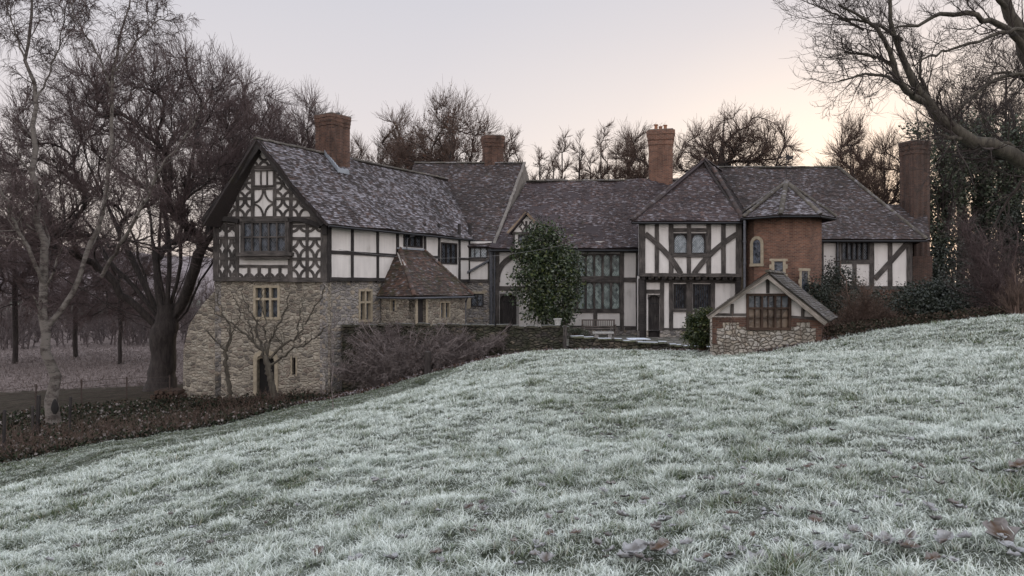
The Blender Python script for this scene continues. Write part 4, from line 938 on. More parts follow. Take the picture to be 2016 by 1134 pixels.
# ================================================================== terrain
CP = np.array([(0,0,-1.6),(0,-8,-1.25),(-8,-4,-2.3),(8,-4,-.9),(0,4,-1.6),(0,10,-1.92),(0,16,-2.15),(0,20,-2.32),(1,26,-2.52),(1,30,-2.66),(2,33.5,-3.0),(-2.5,33.5,-3.6),(-7.2,33.2,-4.75),
 (-4.17,6,-2.35),(-5.7,8,-2.66),(-8.3,12,-3.3),(-7.8,14,-3.32),(-6.7,16,-3.24),(-4.87,20,-3.5),(-2.6,24,-3.25),(-14,12,-4.3),(-13.9,20,-4.75),(-11.3,27,-5.1),(-8.5,24.5,-4.45),(-5,28,-4.0),
 (-10.5,32.5,-5.0),(-13,33,-5.1),(-18,38,-5.3),(-17.4,28,-5.0),(-25,30,-5.7),(-30,60,-6.4),(-45,100,-7),(-10,60,-6),(-12,45,-5.6),
 (4,14,-1.75),(5,30,-2.68),(7.3,26.6,-2.56),(9.5,26.6,-2.3),(11.6,26.6,-1.92),(16.4,30,-1.62),(2.3,3.3,-1.3),(5.56,8,-1.38),(9.7,14,-1.28),(13.9,20,-1.18),(19.5,28,-1.1),(26,34,-1.35),(9,21,-1.95),
 (14,36,-2.4),(20,38,-2.0),(26,45,-1.9),(10,46,-3.3),(0,46,-3.9),(-5,41,-4.4),(8,36,-3.2),(3,36,-3.3),(45,40,-1),(60,90,-2),(0,130,-4),(0,400,-6),(-400,0,-10),(400,0,3),(-400,400,-8),(400,400,2),(0,-300,0),(-60,20,-7),(0,900,-6),(900,900,0),(-900,900,-8),(-900,-300,-10),(900,-300,2)], dtype=float)
def _K(d2): return np.where(d2 > 1e-12, d2*np.log(np.maximum(d2, 1e-12))*0.5, 0)
_S = 30.0; _X = CP[:, :2]/_S; _n = len(CP)
_A = np.zeros((_n+3, _n+3)); _A[:_n, :_n] = _K(((_X[:, None]-_X[None])**2).sum(-1)); _A[:_n, _n] = 1; _A[:_n, _n+1:] = _X; _A[_n, :_n] = 1; _A[_n+1:, :_n] = _X.T
_A[:_n, :_n] += np.eye(_n)*1e-4
_W = np.linalg.solve(_A, np.concatenate([CP[:, 2], [0, 0, 0]]))
def lumps(x, y):
    return 0.035*np.sin(x*1.9+np.sin(y*1.3)*1.5)*np.sin(y*1.7+np.sin(x*.9)*2)+0.02*np.sin(x*4.3+y*2.1)*np.sin(y*3.9-x*1.2)+0.05*np.sin(x*.63+1)*np.sin(y*.55+x*.2)
def height(x, y, fine=True):
    x = np.atleast_1d(np.asarray(x, float)); y = np.atleast_1d(np.asarray(y, float)); q = np.stack([x, y], -1)/_S; out = np.empty(len(q))
    for i in range(0, len(q), 20000):
        d = ((q[i:i+20000, None]-_X[None])**2).sum(-1); out[i:i+20000] = _K(d)@_W[:_n]+_W[_n]+q[i:i+20000]@_W[_n+1:]
    d = y-crest(x); out = out-.32*np.exp(-((d-1.9)/1.2)**2)*np.clip((-1.5-x)/2, 0, 1)
    if fine: out = out+lumps(x, y)*np.clip(1-(np.hypot(x, y)-25)/20, 0, 1)
    return out
def crest(x): return np.interp(x, [-40, -20, -8.7, -7.4, -5.7, -4.5, -4.0, -2.2, -.6, .4], [8, 9, 12.6, 13.4, 14.2, 16.8, 23, 29.4, 31, 60])
def hz(x, y): return float(height([x], [y])[0])
# ground sheet, fine near, coarse far
def axis(l): return np.array(l)
ax = np.unique(np.concatenate([np.linspace(-26, 26, 261), np.linspace(-80, 80, 81), np.sign(np.linspace(-1, 1, 61))*np.abs(np.linspace(-1, 1, 61))**2.5*1400]))
ay = np.unique(np.concatenate([np.linspace(-8, 45, 266), np.linspace(-30, 140, 86), np.linspace(0, 1, 40)**2.5*1800, [-100, -300]]))
gx, gy = np.meshgrid(ax, ay); gz = height(gx.ravel(), gy.ravel())
ni, nj = gx.shape; idx = np.arange(ni*nj).reshape(ni, nj)
fc = np.stack([idx[:-1, :-1], idx[:-1, 1:], idx[1:, 1:], idx[1:, :-1]], -1).reshape(-1, 4)
def mat_meadow():
    m, nt, b = new_mat('frosted_turf'); v = coords(nt, 'POS')
    n1 = noise_(nt, v, 2.2, 6, 0.7); n2 = noise_(nt, v, 22, 5, 0.75); big = noise_(nt, v, 0.35, 3)
    k = math_(nt, 'ADD', math_(nt, 'MULTIPLY', n1, 0.5), math_(nt, 'MULTIPLY', n2, 0.5))
    green = ramp(nt, k, [(0.35, (0.045, 0.055, 0.035)), (0.5, (0.085, 0.095, 0.072)), (0.62, (0.22, 0.24, 0.22))])
    leafy = ramp(nt, k, [(0.35, (0.018, 0.017, 0.012)), (0.5, (0.045, 0.038, 0.028)), (0.66, (0.11, 0.09, 0.072))])
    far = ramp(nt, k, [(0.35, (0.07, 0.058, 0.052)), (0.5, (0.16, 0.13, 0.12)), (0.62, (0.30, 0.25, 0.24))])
    at = N(nt, 'ShaderNodeSeparateColor', {0: N(nt, 'ShaderNodeAttribute', attribute_name='lc').outputs['Color']})
    jit = math_(nt, 'MULTIPLY', math_(nt, 'SUBTRACT', n1, 0.5), 1.2)
    c = mixc(nt, ramp(nt, math_(nt, 'ADD', at.outputs[0], jit), [(0.4, 0.0), (0.6, 1.0)]), green, leafy)
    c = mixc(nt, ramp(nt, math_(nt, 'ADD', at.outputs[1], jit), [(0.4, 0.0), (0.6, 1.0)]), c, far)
    setc(nt, b, c); b.inputs['Roughness'].default_value = 0.95; b.inputs['Specular IOR Level'].default_value = 0.1
    bump(nt, b, k, 0.08, 0.9); return m
X_, Y_ = gx.ravel(), gy.ravel()
# bare leafy soil: under the trees left of the verge line, at the wall foot, and under the eastern shrubs
def verge(x): return np.interp(x, [-60, -22, -15.5, -13.8, -13.1, -11.9, -10, -8.6, -7.5, -3, 2, 7.4, 9, 12, 16.5, 21, 26], [14, 15, 18.6, 19.9, 21.6, 24.4, 28.3, 30.6, 31.3, 32.2, 32.9, 32.6, 27.4, 27.6, 29.8, 29.2, 34])
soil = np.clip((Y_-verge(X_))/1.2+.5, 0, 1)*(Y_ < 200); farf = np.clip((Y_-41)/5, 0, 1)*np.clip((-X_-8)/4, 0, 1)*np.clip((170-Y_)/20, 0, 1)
ground = np_mesh('ground', np.stack([X_, Y_, gz], -1), fc, mat_meadow(), None, True, np.stack([soil, farf, soil*0], -1))
tag(ground, 'frosty sloping meadow and dark leafy banks around the house', kind='structure')
# courtyard terrace behind the garden wall
mb = MB(); yz = -2.72
mb.prism([(-7.6, 34.0, yz), (-4.2, 34.0, yz), (2.5, 33.95, yz), (7.6, 33.7, yz), (9.0, 33.9, yz), (20, 43, yz), (-1.5, 43, yz)], Vector((0, 0, -1.2)))
o = mb.build('courtyard', M['paving']); tag(o, 'mossy paved courtyard terrace in front of the hall', kind='structure')

# ------------------------------------------------------------------ garden walls
def dry_wall(name, pts, tops, bots, th, mat, label, cat, capm=None, seed=0):
    """Uneven stone wall along plan points, with bulging faces and a ragged top."""
    root = thing(name, (pts[0][0], pts[0][1], bots[0]), label, cat); mb = MB(); P_ = [Vector(p) for p in pts]
    st = []; u = 0
    for i in range(len(P_)-1):
        n = max(2, int((P_[i+1]-P_[i]).length/.22))
        for k in range(n+(i == len(P_)-2)):
            f = k/n; st.append((P_[i].lerp(P_[i+1], f), tops[i]*(1-f)+tops[i+1]*f, bots[i]*(1-f)+bots[i+1]*f, (P_[i+1]-P_[i]).normalized()))
    rows = []; us = []; u = 0; nz = 7
    for j, (p, zt, zb_, d) in enumerate(st):
        if j: u += (p-st[j-1][0]).length
        us.append(u); n = Vector((d.y, -d.x)); zt += noise.noise(Vector((u*1.3, seed, 0)))*.10+noise.noise(Vector((u*4, seed, 3)))*.05; col = []
        for k in range(nz+1):
            z = zb_+(zt-zb_)*k/nz; b = noise.noise(Vector((u*1.6, z*2.2, seed)))*.07+(1-k/nz)*.06; q = p+n*(th/2+b); col.append((Vector((q.x, q.y, z)), (u, z)))
        for k in range(nz, -1, -1):
            z = zb_+(zt-zb_)*k/nz; q = p-n*(th/2); col.append((Vector((q.x, q.y, z-.03)), (u+.3, z)))
        rows.append(col)
    for a, b in zip(rows, rows[1:]):
        for k in range(len(a)-1): mb.face([a[k][0], b[k][0], b[k+1][0], a[k+1][0]], [a[k][1], b[k][1], b[k+1][1], a[k+1][1]])
    mb.face([c[0] for c in rows[0]]); mb.face([c[0] for c in rows[-1]][::-1])
    mb.build('stonework', mat, root)
    if capm:
        m2 = MB(); x = 0
        while x < us[-1]-.05:
            wd = U(.25, .5); k = min(range(len(us)), key=lambda q: abs(us[q]-(x+wd/2))); p, d = st[k][0], st[k][3]; n = Vector((d.y, -d.x)); zt = rows[k][nz][0].z
            m2.box(Vector((p.x, p.y, zt-.04))-Vector((d.x, d.y, 0))*wd/2+Vector((n.x, n.y, 0))*(-th/2-.03), Vector((d.x, d.y, U(-.04, .04)))*(wd-.02), Vector((n.x, n.y, 0))*(th+.10+U(-.03, .03)), Vector((U(-.01, .01), 0, U(.06, .11)))); x += wd
        m2.build('coping', capm, root)
    return root
mossc = mat_plain('mossy_coping', (0.06, 0.057, 0.04), 0.95, 0.5, 6, 0, .15); frostc = mat_plain('frosty_coping', (0.11, 0.115, 0.07), 0.95, 0.5, 6, 0, .8)
dry_wall('garden_wall', [(-7.75, 33.9), (-3, 33.75), (2.45, 33.6)], [-1.78, -1.72, -1.84], [-5.4, -4.3, -3.5], .42, M['stone_wall'], 'tall mossy stone garden wall half hidden by brambles', 'wall', mossc, 3)
dry_wall('low_garden_wall', [(2.6, 33.6), (5.5, 33.5), (9.25, 33.0)], [-2.24, -2.45, -2.76], [-3.6, -3.7, -3.7], .45, M['stone_wall'], 'low mossy wall with frosted top between post and shed', 'wall', frostc, 9)
# post at the end of the garden wall
p = P(1112, 692, 33.1); root = thing('wooden_post', p, 'weathered upright wooden post where the tall and low walls meet', 'post')
mb = MB(); mb.box(p+Vector((-.08, 0, -.4)), (.02, 0, 1.58), (.15, 0, 0), (0, .15, 0)); mb.build('post', M['timber'], root)
mb = MB(); mb.lathe(p+Vector((-.02, -.03, .95)), [(.02, -.02), (.03, 0), (.02, .02)], 6); mb.build('gate_hook', M['black_iron'], root)
# bench
bx, by = P2(1145, 40.7).x, 40.7; root = thing('garden_bench', (bx+.9, by, yz), 'slatted wooden garden bench under the great hall window', 'bench')
mb = MB()
for i in range(3): mb.box((bx, by-.42+i*.15, yz+.42), (1.85, 0, 0), (0, .13, 0), (0, 0, .03))
mb.build('seat', M['bench'], root); mb = MB(); mb.box((bx, by, yz+.86), (1.85, 0, 0), (0, .05, 0), (0, 0, .07)); mb.box((bx, by-.0, yz+.50), (1.85, 0, 0), (0, .04, 0), (0, 0, .05))
for i in range(17): mb.box((bx+.06+i*.105, by+.01, yz+.55), (0, 0, .31), (.05, 0, 0), (0, .02, 0))
mb.build('backrest', M['bench'], root)
for x in (0, 1.79):
    for y in (-.45, 0): m2 = MB(); m2.box((bx+x, by+y, yz-.02), (0, 0, .9 if y == 0 else .64), (.06, 0, 0), (0, .06, 0)); m2.build('leg', M['bench'], root)
    m2 = MB(); m2.box((bx+x-.01, by-.5, yz+.63), (0, .52, 0), (.08, 0, 0), (0, 0, .035)); m2.build('armrest', M['bench'], root)
# urn, slab table, trough
p = P(1098, 646, 33.9); p.z = -1.76; root = thing('stone_urn', p, 'pale stone planter standing on the garden wall below the evergreen', 'planter')
mb = MB(); mb.lathe(p, [(.12, 0), (.14, .03), (.13, .05), (.15, .16), (.17, .25), (.20, .27), (.20, .31), (.16, .31), (.14, .2)], 14); mb.build('bowl', M['potpale'], root, None, True)
mb = MB(); mb.lathe(p, [(.155, .24), (.155, .27), (0.02, .29)], 10); mb.build('soil', M['dark'], root)
p = P(1256, 668, 35.6); p.z = yz; root = thing('garden_table', p, 'small table with frosted white top behind the low wall', 'table')
zt_ = P(1256, 668, 35.6).z; mb = MB(); mb.prism([p+Vector((-.50, -.35, zt_-yz)), p+Vector((.55, -.35, zt_-yz)), p+Vector((.35, .45, zt_-yz)), p+Vector((-.50, .45, zt_-yz))], Vector((0, 0, .04))); mb.build('tabletop', M['frosttop'], root)
for dx in (-.4, .3):
    for dy in (-.25, .3): m2 = MB(); m2.box(p+Vector((dx, dy, -.02)), (0, 0, max(.1, zt_-yz)), (.05, 0, 0), (0, .05, 0)); m2.build('leg', M['iron'], root)
p = P(1187, 663, 38.3); p.z = yz; root = thing('stone_trough', p, 'grey stone trough on two blocks in the courtyard', 'trough')
mb = MB(); mb.box(p+Vector((-.55, -.2, .30)), (1.1, 0, 0), (0, .4, 0), (0, 0, .09)); mb.build('slab', M['potpale'], root)
for dx in (-.45, .25): m2 = MB(); m2.box(p+Vector((dx, -.15, -.02)), (0, 0, .31), (.2, 0, 0), (0, .3, 0)); m2.build('block', M['dressed_grey'], root)
# iron park railing, left
rail_m = mat_plain('rusty_iron', (0.05, 0.035, 0.03), 0.8, 0.4, 10)
def railing(a, b, n, label, hh=1.0, bars=4):
    root = thing('park_railing', (a[0], a[1], hz(*a)), label, 'fence'); pp = []
    for i in range(n+1):
        x = a[0]+(b[0]-a[0])*i/n; y = a[1]+(b[1]-a[1])*i/n; z = hz(x, y); pp.append(Vector((x, y, z)))
        m2 = MB(); m2.box((x-.03, y-.02, z-.3), (U(-.03, .03), 0, hh+.35), (.055, 0, 0), (0, .03, 0)); m2.build('post', rail_m, root)
    for k in range(bars): m2 = MB(); m2.tube([q+Vector((0, 0, .18+k*(hh-.2)/(bars-1)+U(-.05, .05))) for q in pp], .010, 5); m2.build('rail', rail_m, root)
railing((-15.9, 34.2), (-24.5, 31.5), 5, 'rusty low iron railing leading left from the stone buttress')
for px, Y, h_, lb in ((68, 25.0, 1.35, 'thick old wooden fence post left of the birch trunk'), (62, 24.6, 1.0, 'short leaning wooden fence stake beside the thick old post'), (133, 26.0, 1.15, 'slim wooden fence post just right of the birch trunk'), (3, 22, 1.3, 'dark fence post at the far left edge')):
    x = (px-CX)/F*Y; z = hz(x, Y); mb = MB(); mb.box((x, Y, z-.3), (U(-.08, .08), 0, h_+.3), (.10 if h_ > 1.3 else .06, 0, 0), (0, .08, 0)); o = mb.build('fence_post', M['timber_dark']); tag(o, lb, 'fence post')
# stack of timber and brick against the buttress
x, y = P2(345, 34.0); z = hz(x, y); root = thing('log_pile', (x, y, z), 'low pile of reddish logs stacked beside the buttress', 'log pile')
for k in range(2):
    for i in range(6-k):
        m2 = MB(); a = Vector((x-.85+i*.24+k*.12, y-.4+U(-.08, .08), z+.12+k*.2)); m2.tube([a, a+Vector((U(-.03, .03), 1.1, 0))], U(.09, .12), 8); m2.build('log', M['timber_brown'], root)
# overhead cable
mb = MB(); a, b = WS.pt(.5, 0, .12), P(1118, 480, 37.5); a.z = P(648, 491, a.y).z; mb.tube([a.lerp(b, i/24)+Vector((0, 0, -.55*4*(i/24)*(1-i/24))) for i in range(25)], .006, 4)
o = mb.build('overhead_cable', mat_plain('weathered_cable', (.22, .22, .22), .7)); tag(o, 'thin grey cable slung from the gabled wing towards the evergreen', 'cable')
# distant hills
def hills(name, pts, Y, th, col, label):
    mb = MB(); m = mat_plain(name+'_cover', col, 1.0, .5, .05)
    V = []; Fc = []; xs = np.linspace(pts[0][0], pts[-1][0], 90)
    for j, (dy, f) in enumerate(((0, 0), (.15, .55), (.4, .9), (.7, 1.0), (1.0, .8), (1.6, 0))):
        for x in xs: V.append((x, Y+dy*th, -12+f*(np.interp(x, [p[0] for p in pts], [p[1] for p in pts])+12)+(noise.noise(Vector((x*.03, j, 0)))*3 if 0 < f else 0)))
    n = len(xs)
    for j in range(5):
        for i in range(n-1): Fc.append((j*n+i, j*n+i+1, (j+1)*n+i+1, (j+1)*n+i))
    o = np_mesh(name, np.array(V), np.array(Fc), m); tag(o, label, kind='structure')
hills('hills', [(-700, 22), (-420, 30), (-300, 27), (-200, 20), (-100, 8), (0, 2), (200, 2), (500, 4)], 420, 160, (0.20, 0.175, 0.18), 'low wooded hills far beyond the valley')  # mauve-grey cover colour includes the haze of distance
# ================================================================== vegetation
rg = np.random.default_rng(11)
def nrm(v): return v/np.maximum(np.linalg.norm(v, axis=-1, keepdims=True), 1e-9)
def lines(pts_list, K, crook=.13):
    """Resample measured polylines (x, y, z, r) to K stations with a little crookedness."""
    Ps, Rs = [], []
    for pts in pts_list:
        a = np.array(pts, float); d = np.concatenate([[0], np.cumsum(np.linalg.norm(np.diff(a[:, :3], axis=0), axis=1))]); t = np.linspace(0, d[-1], K)
        q = np.stack([np.interp(t, d, a[:, i]) for i in range(4)], -1)
        for _ in range(2): q[1:-1, :3] = (q[:-2, :3]+2*q[1:-1, :3]+q[2:, :3])/4
        w = rg.normal(0, d[-1]/K*crook, (K, 3)); w[0] = 0; q[:, :3] += w; Ps.append(q[:, :3]); Rs.append(q[:, 3])
    return np.array(Ps), np.array(Rs)
def grow(Pp, Rp, m, t0, t1, ang, lf, K=5, jit=.25, up=.1, rr=.6, rmin=.004, sd=10, taper=.35, droop=0.0, endlen=.45, absl=None):
    """m children on every parent line: returns lines and radii."""
    n, Kp, _ = Pp.shape; t = (np.arange(m)[None]+rg.uniform(0, 1, (n, m)))/m*(t1-t0)+t0; t = t.ravel(); pi = np.repeat(np.arange(n), m)
    f = t*(Kp-1); i0 = np.clip(f.astype(int), 0, Kp-2); fr = (f-i0)[:, None]
    o = Pp[pi, i0]*(1-fr)+Pp[pi, i0+1]*fr; tg = nrm(Pp[pi, i0+1]-Pp[pi, i0]); r = (Rp[pi, i0]*(1-fr[:, 0])+Rp[pi, i0+1]*fr[:, 0])
    L = np.linalg.norm(np.diff(Pp, axis=1), axis=2).sum(1)[pi] if absl is None else np.full(len(pi), absl)
    rv = rg.normal(0, 1, (len(pi), 3)); s = nrm(np.cross(tg, rv)); a = np.radians(rg.normal(ang, sd, len(pi)))[:, None]
    d = nrm(tg*np.cos(a)+s*np.sin(a)); ln = L*lf*rg.uniform(.6, 1.25, len(pi))*(1-(1-endlen)*(t-t0)/max(1e-6, t1-t0)); st = (ln/(K-1))[:, None]
    out = np.empty((len(pi), K, 3)); out[:, 0] = o; p = o
    for k in range(1, K):
        d = nrm(d+rg.normal(0, jit, d.shape)+np.array([0, 0, up-droop*k/K])); p = p+d*st; out[:, k] = p
    R0 = np.maximum(r*rr, rmin)[:, None]; return out, R0*np.linspace(1, taper, K)[None]
def tubes(Pl, Rl, S=3):
    n, K, _ = Pl.shape; tg = np.empty_like(Pl); tg[:, 1:-1] = Pl[:, 2:]-Pl[:, :-2]; tg[:, 0] = Pl[:, 1]-Pl[:, 0]; tg[:, -1] = Pl[:, -1]-Pl[:, -2]; tg = nrm(tg)
    ref = nrm(rg.normal(0, 1, (n, 1, 3))+np.array([0, .3, 0])); a = nrm(np.cross(tg, ref)); b = np.cross(tg, a); q = np.arange(S)*2*np.pi/S
    V = Pl[:, :, None]+(a[:, :, None]*np.cos(q)[None, None, :, None]+b[:, :, None]*np.sin(q)[None, None, :, None])*Rl[:, :, None, None]
    base = (np.arange(n)*K*S)[:, None, None]+(np.arange(K-1)*S)[None, :, None]; k = np.arange(S)[None, None]; k2 = (k+1) % S
    Fc = np.stack([base+k, base+k2, base+S+k2, base+S+k], -1).reshape(-1, 4); return V.reshape(-1, 3), Fc
def tube_obj(name, sets, mat, parent, col=None):
    Vs, Fs, n = [], [], 0
    for Pl, Rl, S in sets:
        v, f = tubes(Pl, Rl, S); Vs.append(v); Fs.append(f+n); n += len(v)
    return np_mesh(name, np.concatenate(Vs), np.concatenate(Fs), mat, parent)
def leaf_quads(c, size, droop=.2, aspect=.45, rnd=.35, updir=None):
    """Pointed folded leaves (two faces each sharing a midrib) at centres c."""
    n = len(c); d = nrm(rg.normal(0, 1, (n, 3))+np.array([0, 0, -droop]) if updir is None else updir+rg.normal(0, .55, (n, 3))); s = nrm(np.cross(d, rg.normal(0, 1, (n, 3)))); up = np.cross(d, s)
    L = (size*rg.uniform(1-rnd, 1+rnd, n))[:, None]; W = L*aspect
    v = np.stack([c, c+d*L*.5+s*W+up*W*.3, c+d*L, c+d*L*.5-s*W+up*W*.3], 1); f = (np.arange(n)*4)[:, None]+np.array([[0, 1, 2, 3]]); return v.reshape(-1, 3), f
def leaves_obj(name, c, size, cols, mat, parent, aspect=.45, updir=None, droop=.2):
    v, f = leaf_quads(c, size, droop, aspect, updir=updir); cols = np.array(cols); k = rg.integers(0, len(cols), len(c)); cc = cols[k]*rg.uniform(.7, 1.3, (len(c), 1)); return np_mesh(name, v, f, mat, parent, False, np.repeat(cc, 4, axis=0))
def cloud(parts, n, shell=.45, clump=.22, per=14):
    """Leaf positions in clumps spread through ellipsoids (cx, cy, cz, rx, ry, rz)."""
    parts = np.array(parts, float); vol = parts[:, 3]*parts[:, 5]; k = rg.choice(len(parts), n//per, p=vol/vol.sum()); q = nrm(rg.normal(0, 1, (len(k), 3)))*(rg.uniform(0, 1, (len(k), 1))**shell)
    cc = parts[k, :3]+q*parts[k, 3:]; c = np.repeat(cc, per, axis=0)+rg.normal(0, clump, (len(cc)*per, 3)); return c
def colon(starts, targets, K=8, rtip=.01, ex=.46, pen=.25, upb=.12, rbase=None):
    """Space-filling branches: every target is reached from the nearest point of what has grown so far; girth follows what each limb carries."""
    B = [np.asarray(q, float) for q in starts]; par = [(-1, 0)]+[(0, None)]*(len(starts)-1); St = []; Tg = []; Id = []; Ln = []
    def add(i, q, l0):
        t = np.gradient(q, axis=0); d = np.concatenate([[0], np.cumsum(np.linalg.norm(np.diff(q, axis=0), axis=1))])
        for k in range(len(q)):
            if i == 0 and k < len(q)*.25: continue
            St.append(q[k]); Tg.append(t[k]/max(1e-6, np.linalg.norm(t[k]))); Id.append((i, k)); Ln.append(l0+d[k])
    l0s = []
    for i, q in enumerate(B):
        if i: k = int(np.argmin(np.linalg.norm(B[0]-q[0], axis=1))); par[i] = (0, k)
        add(i, q, 0)
    o = B[0][int(len(B[0])*.6)]; T = targets[np.argsort(np.linalg.norm(targets-o, axis=1)+rg.uniform(0, 1.0, len(targets)))]
    for t in T:
        S_ = np.array(St); d = t-S_; L = np.linalg.norm(d, axis=1); al = (d*np.array(Tg)).sum(1)/np.maximum(L, 1e-6)
        c = L*(1.9-1.0*al)+pen*np.array(Ln)*.3+np.where(L < .25, 5, 0); j = int(np.argmin(c)); i, k = Id[j]; p0 = St[j]; l = L[j]
        p1 = p0+Tg[j]*l*.30+np.array([0, 0, -upb*l]); u = np.linspace(0, 1, K)[:, None]; q = p0*(1-u)**2+2*p1*u*(1-u)+t*u*u; q[1:-1] += rg.normal(0, l*.018, (K-2, 3))
        B.append(q); par.append((i, k)); add(len(B)-1, q, Ln[j])
    n = len(B); cnt = [np.ones(len(q)) for q in B]
    for i in range(n-1, 0, -1):
        p, k = par[i]; cnt[p][:k+1] += cnt[i][0]
    out = [(np.asarray(q), rtip*c**ex) for q, c in zip(B, cnt)]
    if rbase: f = rbase/out[0][1][0]; out = [(q, np.maximum(rtip*.8, r*(1+(f-1)*np.clip(c/cnt[0][0]*3, 0, 1)))) for (q, r), c in zip(out, cnt)]
    return out
def pack(br, K):
    """Give all branches the same number of stations."""
    Ps, Rs = [], []
    for q, r in br:
        t = np.linspace(0, len(q)-1, K); i = np.arange(len(q)); Ps.append(np.stack([np.interp(t, i, q[:, a]) for a in range(3)], -1)); Rs.append(np.interp(t, i, r))
    return np.array(Ps), np.array(Rs)
def dome(n, c, r, shell=.45, zmin=-.6):
    q = nrm(rg.normal(0, 1, (n*2, 3))); q = q[q[:, 2] > zmin][:n]; return np.array(c)+q*(rg.uniform(0.02, 1, (len(q), 1))**shell)*np.array(r)
LEAFM = mat_attr('leaf_surface', .45, .5, .15); DEADM = mat_attr('dead_leaf_surface', .85, .1)
bark_dark = mat_bark('dark_beech_bark', (0.020, 0.016, 0.015), (0.052, 0.043, 0.040)); twig_purple = mat_bark('purple_brown_twigs', (0.060, 0.042, 0.041), (0.12, 0.086, 0.083), (2, 2, 2))
bark_birch = mat_bark('peeling_birch_bark', (0.035, 0.028, 0.025), (0.09, 0.075, 0.066), (6, 6, 2), (0.155, 0.14, 0.125)); twig_dark = mat_bark('dark_twigs', (0.03, 0.023, 0.021), (0.065, 0.05, 0.045), (2, 2, 2))
bark_olive = mat_bark('lichened_bark', (0.04, 0.034, 0.027), (0.10, 0.088, 0.068)); twig_frost = mat_bark('frosted_twigs', (0.10, 0.08, 0.075), (0.26, 0.22, 0.21), (5, 5, 5)); twig_far = mat_bark('hazed_twigs', (0.075, 0.060, 0.060), (0.14, 0.115, 0.112), (2, 2, 2)); twig_brown = mat_bark('brown_twigs', (0.065, 0.042, 0.032), (0.14, 0.095, 0.074), (3, 3, 3))  # far twigs are paler mauve, distance haze mixed into their colour
def px(pts, r=None):
    """(px, py, depth, radius) measured along a limb -> world."""
    return [(*P(a, b, Y), rr) for a, b, Y, rr in pts]

# ------------------------------------------------------------------ great beech by the gable
Yb = 38.0; bz = hz(*P2(320, Yb))
def fan(root, tip, Y0, Y1, r0, r1, bow=0.0):
    x0, y0 = root; x1, y1 = tip; return px([(x0, y0, Y0, r0), (x0+(x1-x0)*.35+bow, y0+(y1-y0)*.28, Y0+(Y1-Y0)*.3, r0*.72), (x0+(x1-x0)*.7+bow*.8, y0+(y1-y0)*.62, Y0+(Y1-Y0)*.65, r0*.45), (x1, y1, Y1, r1)])
root = thing('beech_tree', (P2(320, Yb).x, Yb, bz), 'massive dark beech tree with fanning limbs beside the gabled wing', 'tree')
TP, TR_ = lines([px([(317, 775, Yb, .95), (318, 755, Yb, .72), (321, 700, Yb, .60), (325, 655, Yb, .66), (328, 625, Yb, .55), (328, 600, Yb, .45)])], 14)
tips = [((318, 650), (120, 420), 36), ((316, 640), (60, 250), 40), ((320, 630), (190, 180), 37), ((322, 620), (250, 110), 41), ((326, 615), (300, 95), 36.5), ((330, 615), (345, 90), 40), ((334, 620), (400, 100), 37.5), ((338, 625), (445, 150), 41), ((340, 630), (500, 200), 38),
        ((342, 640), (415, 470), 36.5), ((344, 640), (560, 240), 42), ((318, 640), (20, 470), 38), ((345, 655), (430, 560), 37), ((322, 640), (130, 130), 42), ((336, 625), (480, 330), 36.3), ((318, 655), (170, 560), 35.5)]
LP, LR = lines([fan(a, b, Yb+rg.uniform(-.2, .2), Yb+(y-Yb)*1.0, .2, .04, rg.uniform(-12, 12)) for a, b, y in tips], 12)
LP[:, :, 0] += (LP[:, :, 1]-Yb)*0
cut = LP[:, :8]                                     # the limbs grow on from here towards the crown
tg = dome(820, P(315, 395, Yb), (8.0, 6.0, 7.9), .24, -.45); tg = tg[~((tg[:, 0] > -13.3) & (tg[:, 2] < 1.5) & (tg[:, 1] > 32))]
br = colon([TP[0]]+[q for q in cut], tg, 8, .013, .50, .2, -.05, .6)
tk = pack(br[:1], 14); lb = pack(br[1:1+len(cut)], 10); rest = br[1+len(cut):]; mP, mR = pack(rest, 8)
e4P, e4R = grow(mP, mR, 8, .35, 1, 30, .2, 6, .07, .10, .5, .012, absl=6.5, endlen=.8); e5P, e5R = grow(e4P, e4R, 6, .15, 1, 28, .62, 4, .09, .09, .6, .0092, endlen=.85)
TR_[0] = np.maximum(TR_[0], .45)
tube_obj('trunk', [(TP, TR_, 14), (lb[0], lb[1], 8)], bark_dark, root); tube_obj('limbs', [(mP, mR, 5)], bark_dark, root); tube_obj('crown', [(e4P, e4R, 3), (e5P, e5R, 3)], twig_purple, root)
print('beech twigs', len(e5P))

# ------------------------------------------------------------------ birch, front left
Yc = 27.0; root = thing('birch_tree', (P2(108, Yc).x, Yc, hz(*P2(108, Yc))), 'tall pale-barked birch with peeling trunk and drooping crown at far left', 'tree')
main = px([(106, 835, Yc, .42), (105, 790, Yc, .33), (98, 700, Yc, .25), (92, 640, Yc, .24), (88, 560, Yc, .22), (80, 430, Yc, .18), (72, 300, 27.3, .14), (66, 160, 27.5, .10), (60, 20, 27.8, .07), (70, -90, 28, .03)])
s2 = px([(95, 640, Yc, .16), (130, 600, 27.2, .14), (165, 520, 27.5, .125), (200, 420, 27.8, .115), (215, 300, 28, .10), (222, 180, 28, .085), (240, 70, 28, .06), (265, -60, 28, .03)])
s3 = px([(200, 545, 27.6, .10), (240, 470, 27, .095), (275, 420, 26.6, .085), (300, 355, 26.4, .07), (345, 290, 26.4, .055), (385, 235, 26.4, .03), (410, 190, 26.4, .02)])
s4 = px([(88, 560, Yc, .12), (60, 500, 26.5, .10), (30, 440, 26.3, .08), (5, 380, 26, .06), (-40, 300, 26, .03)])
s5 = px([(222, 180, 28, .06), (190, 100, 27.6, .045), (150, 40, 27.4, .035), (130, -40, 27.4, .02)]); s6 = px([(228, 140, 28, .06), (270, 80, 28.2, .045), (310, 40, 28.4, .03), (335, 30, 28.4, .015)])
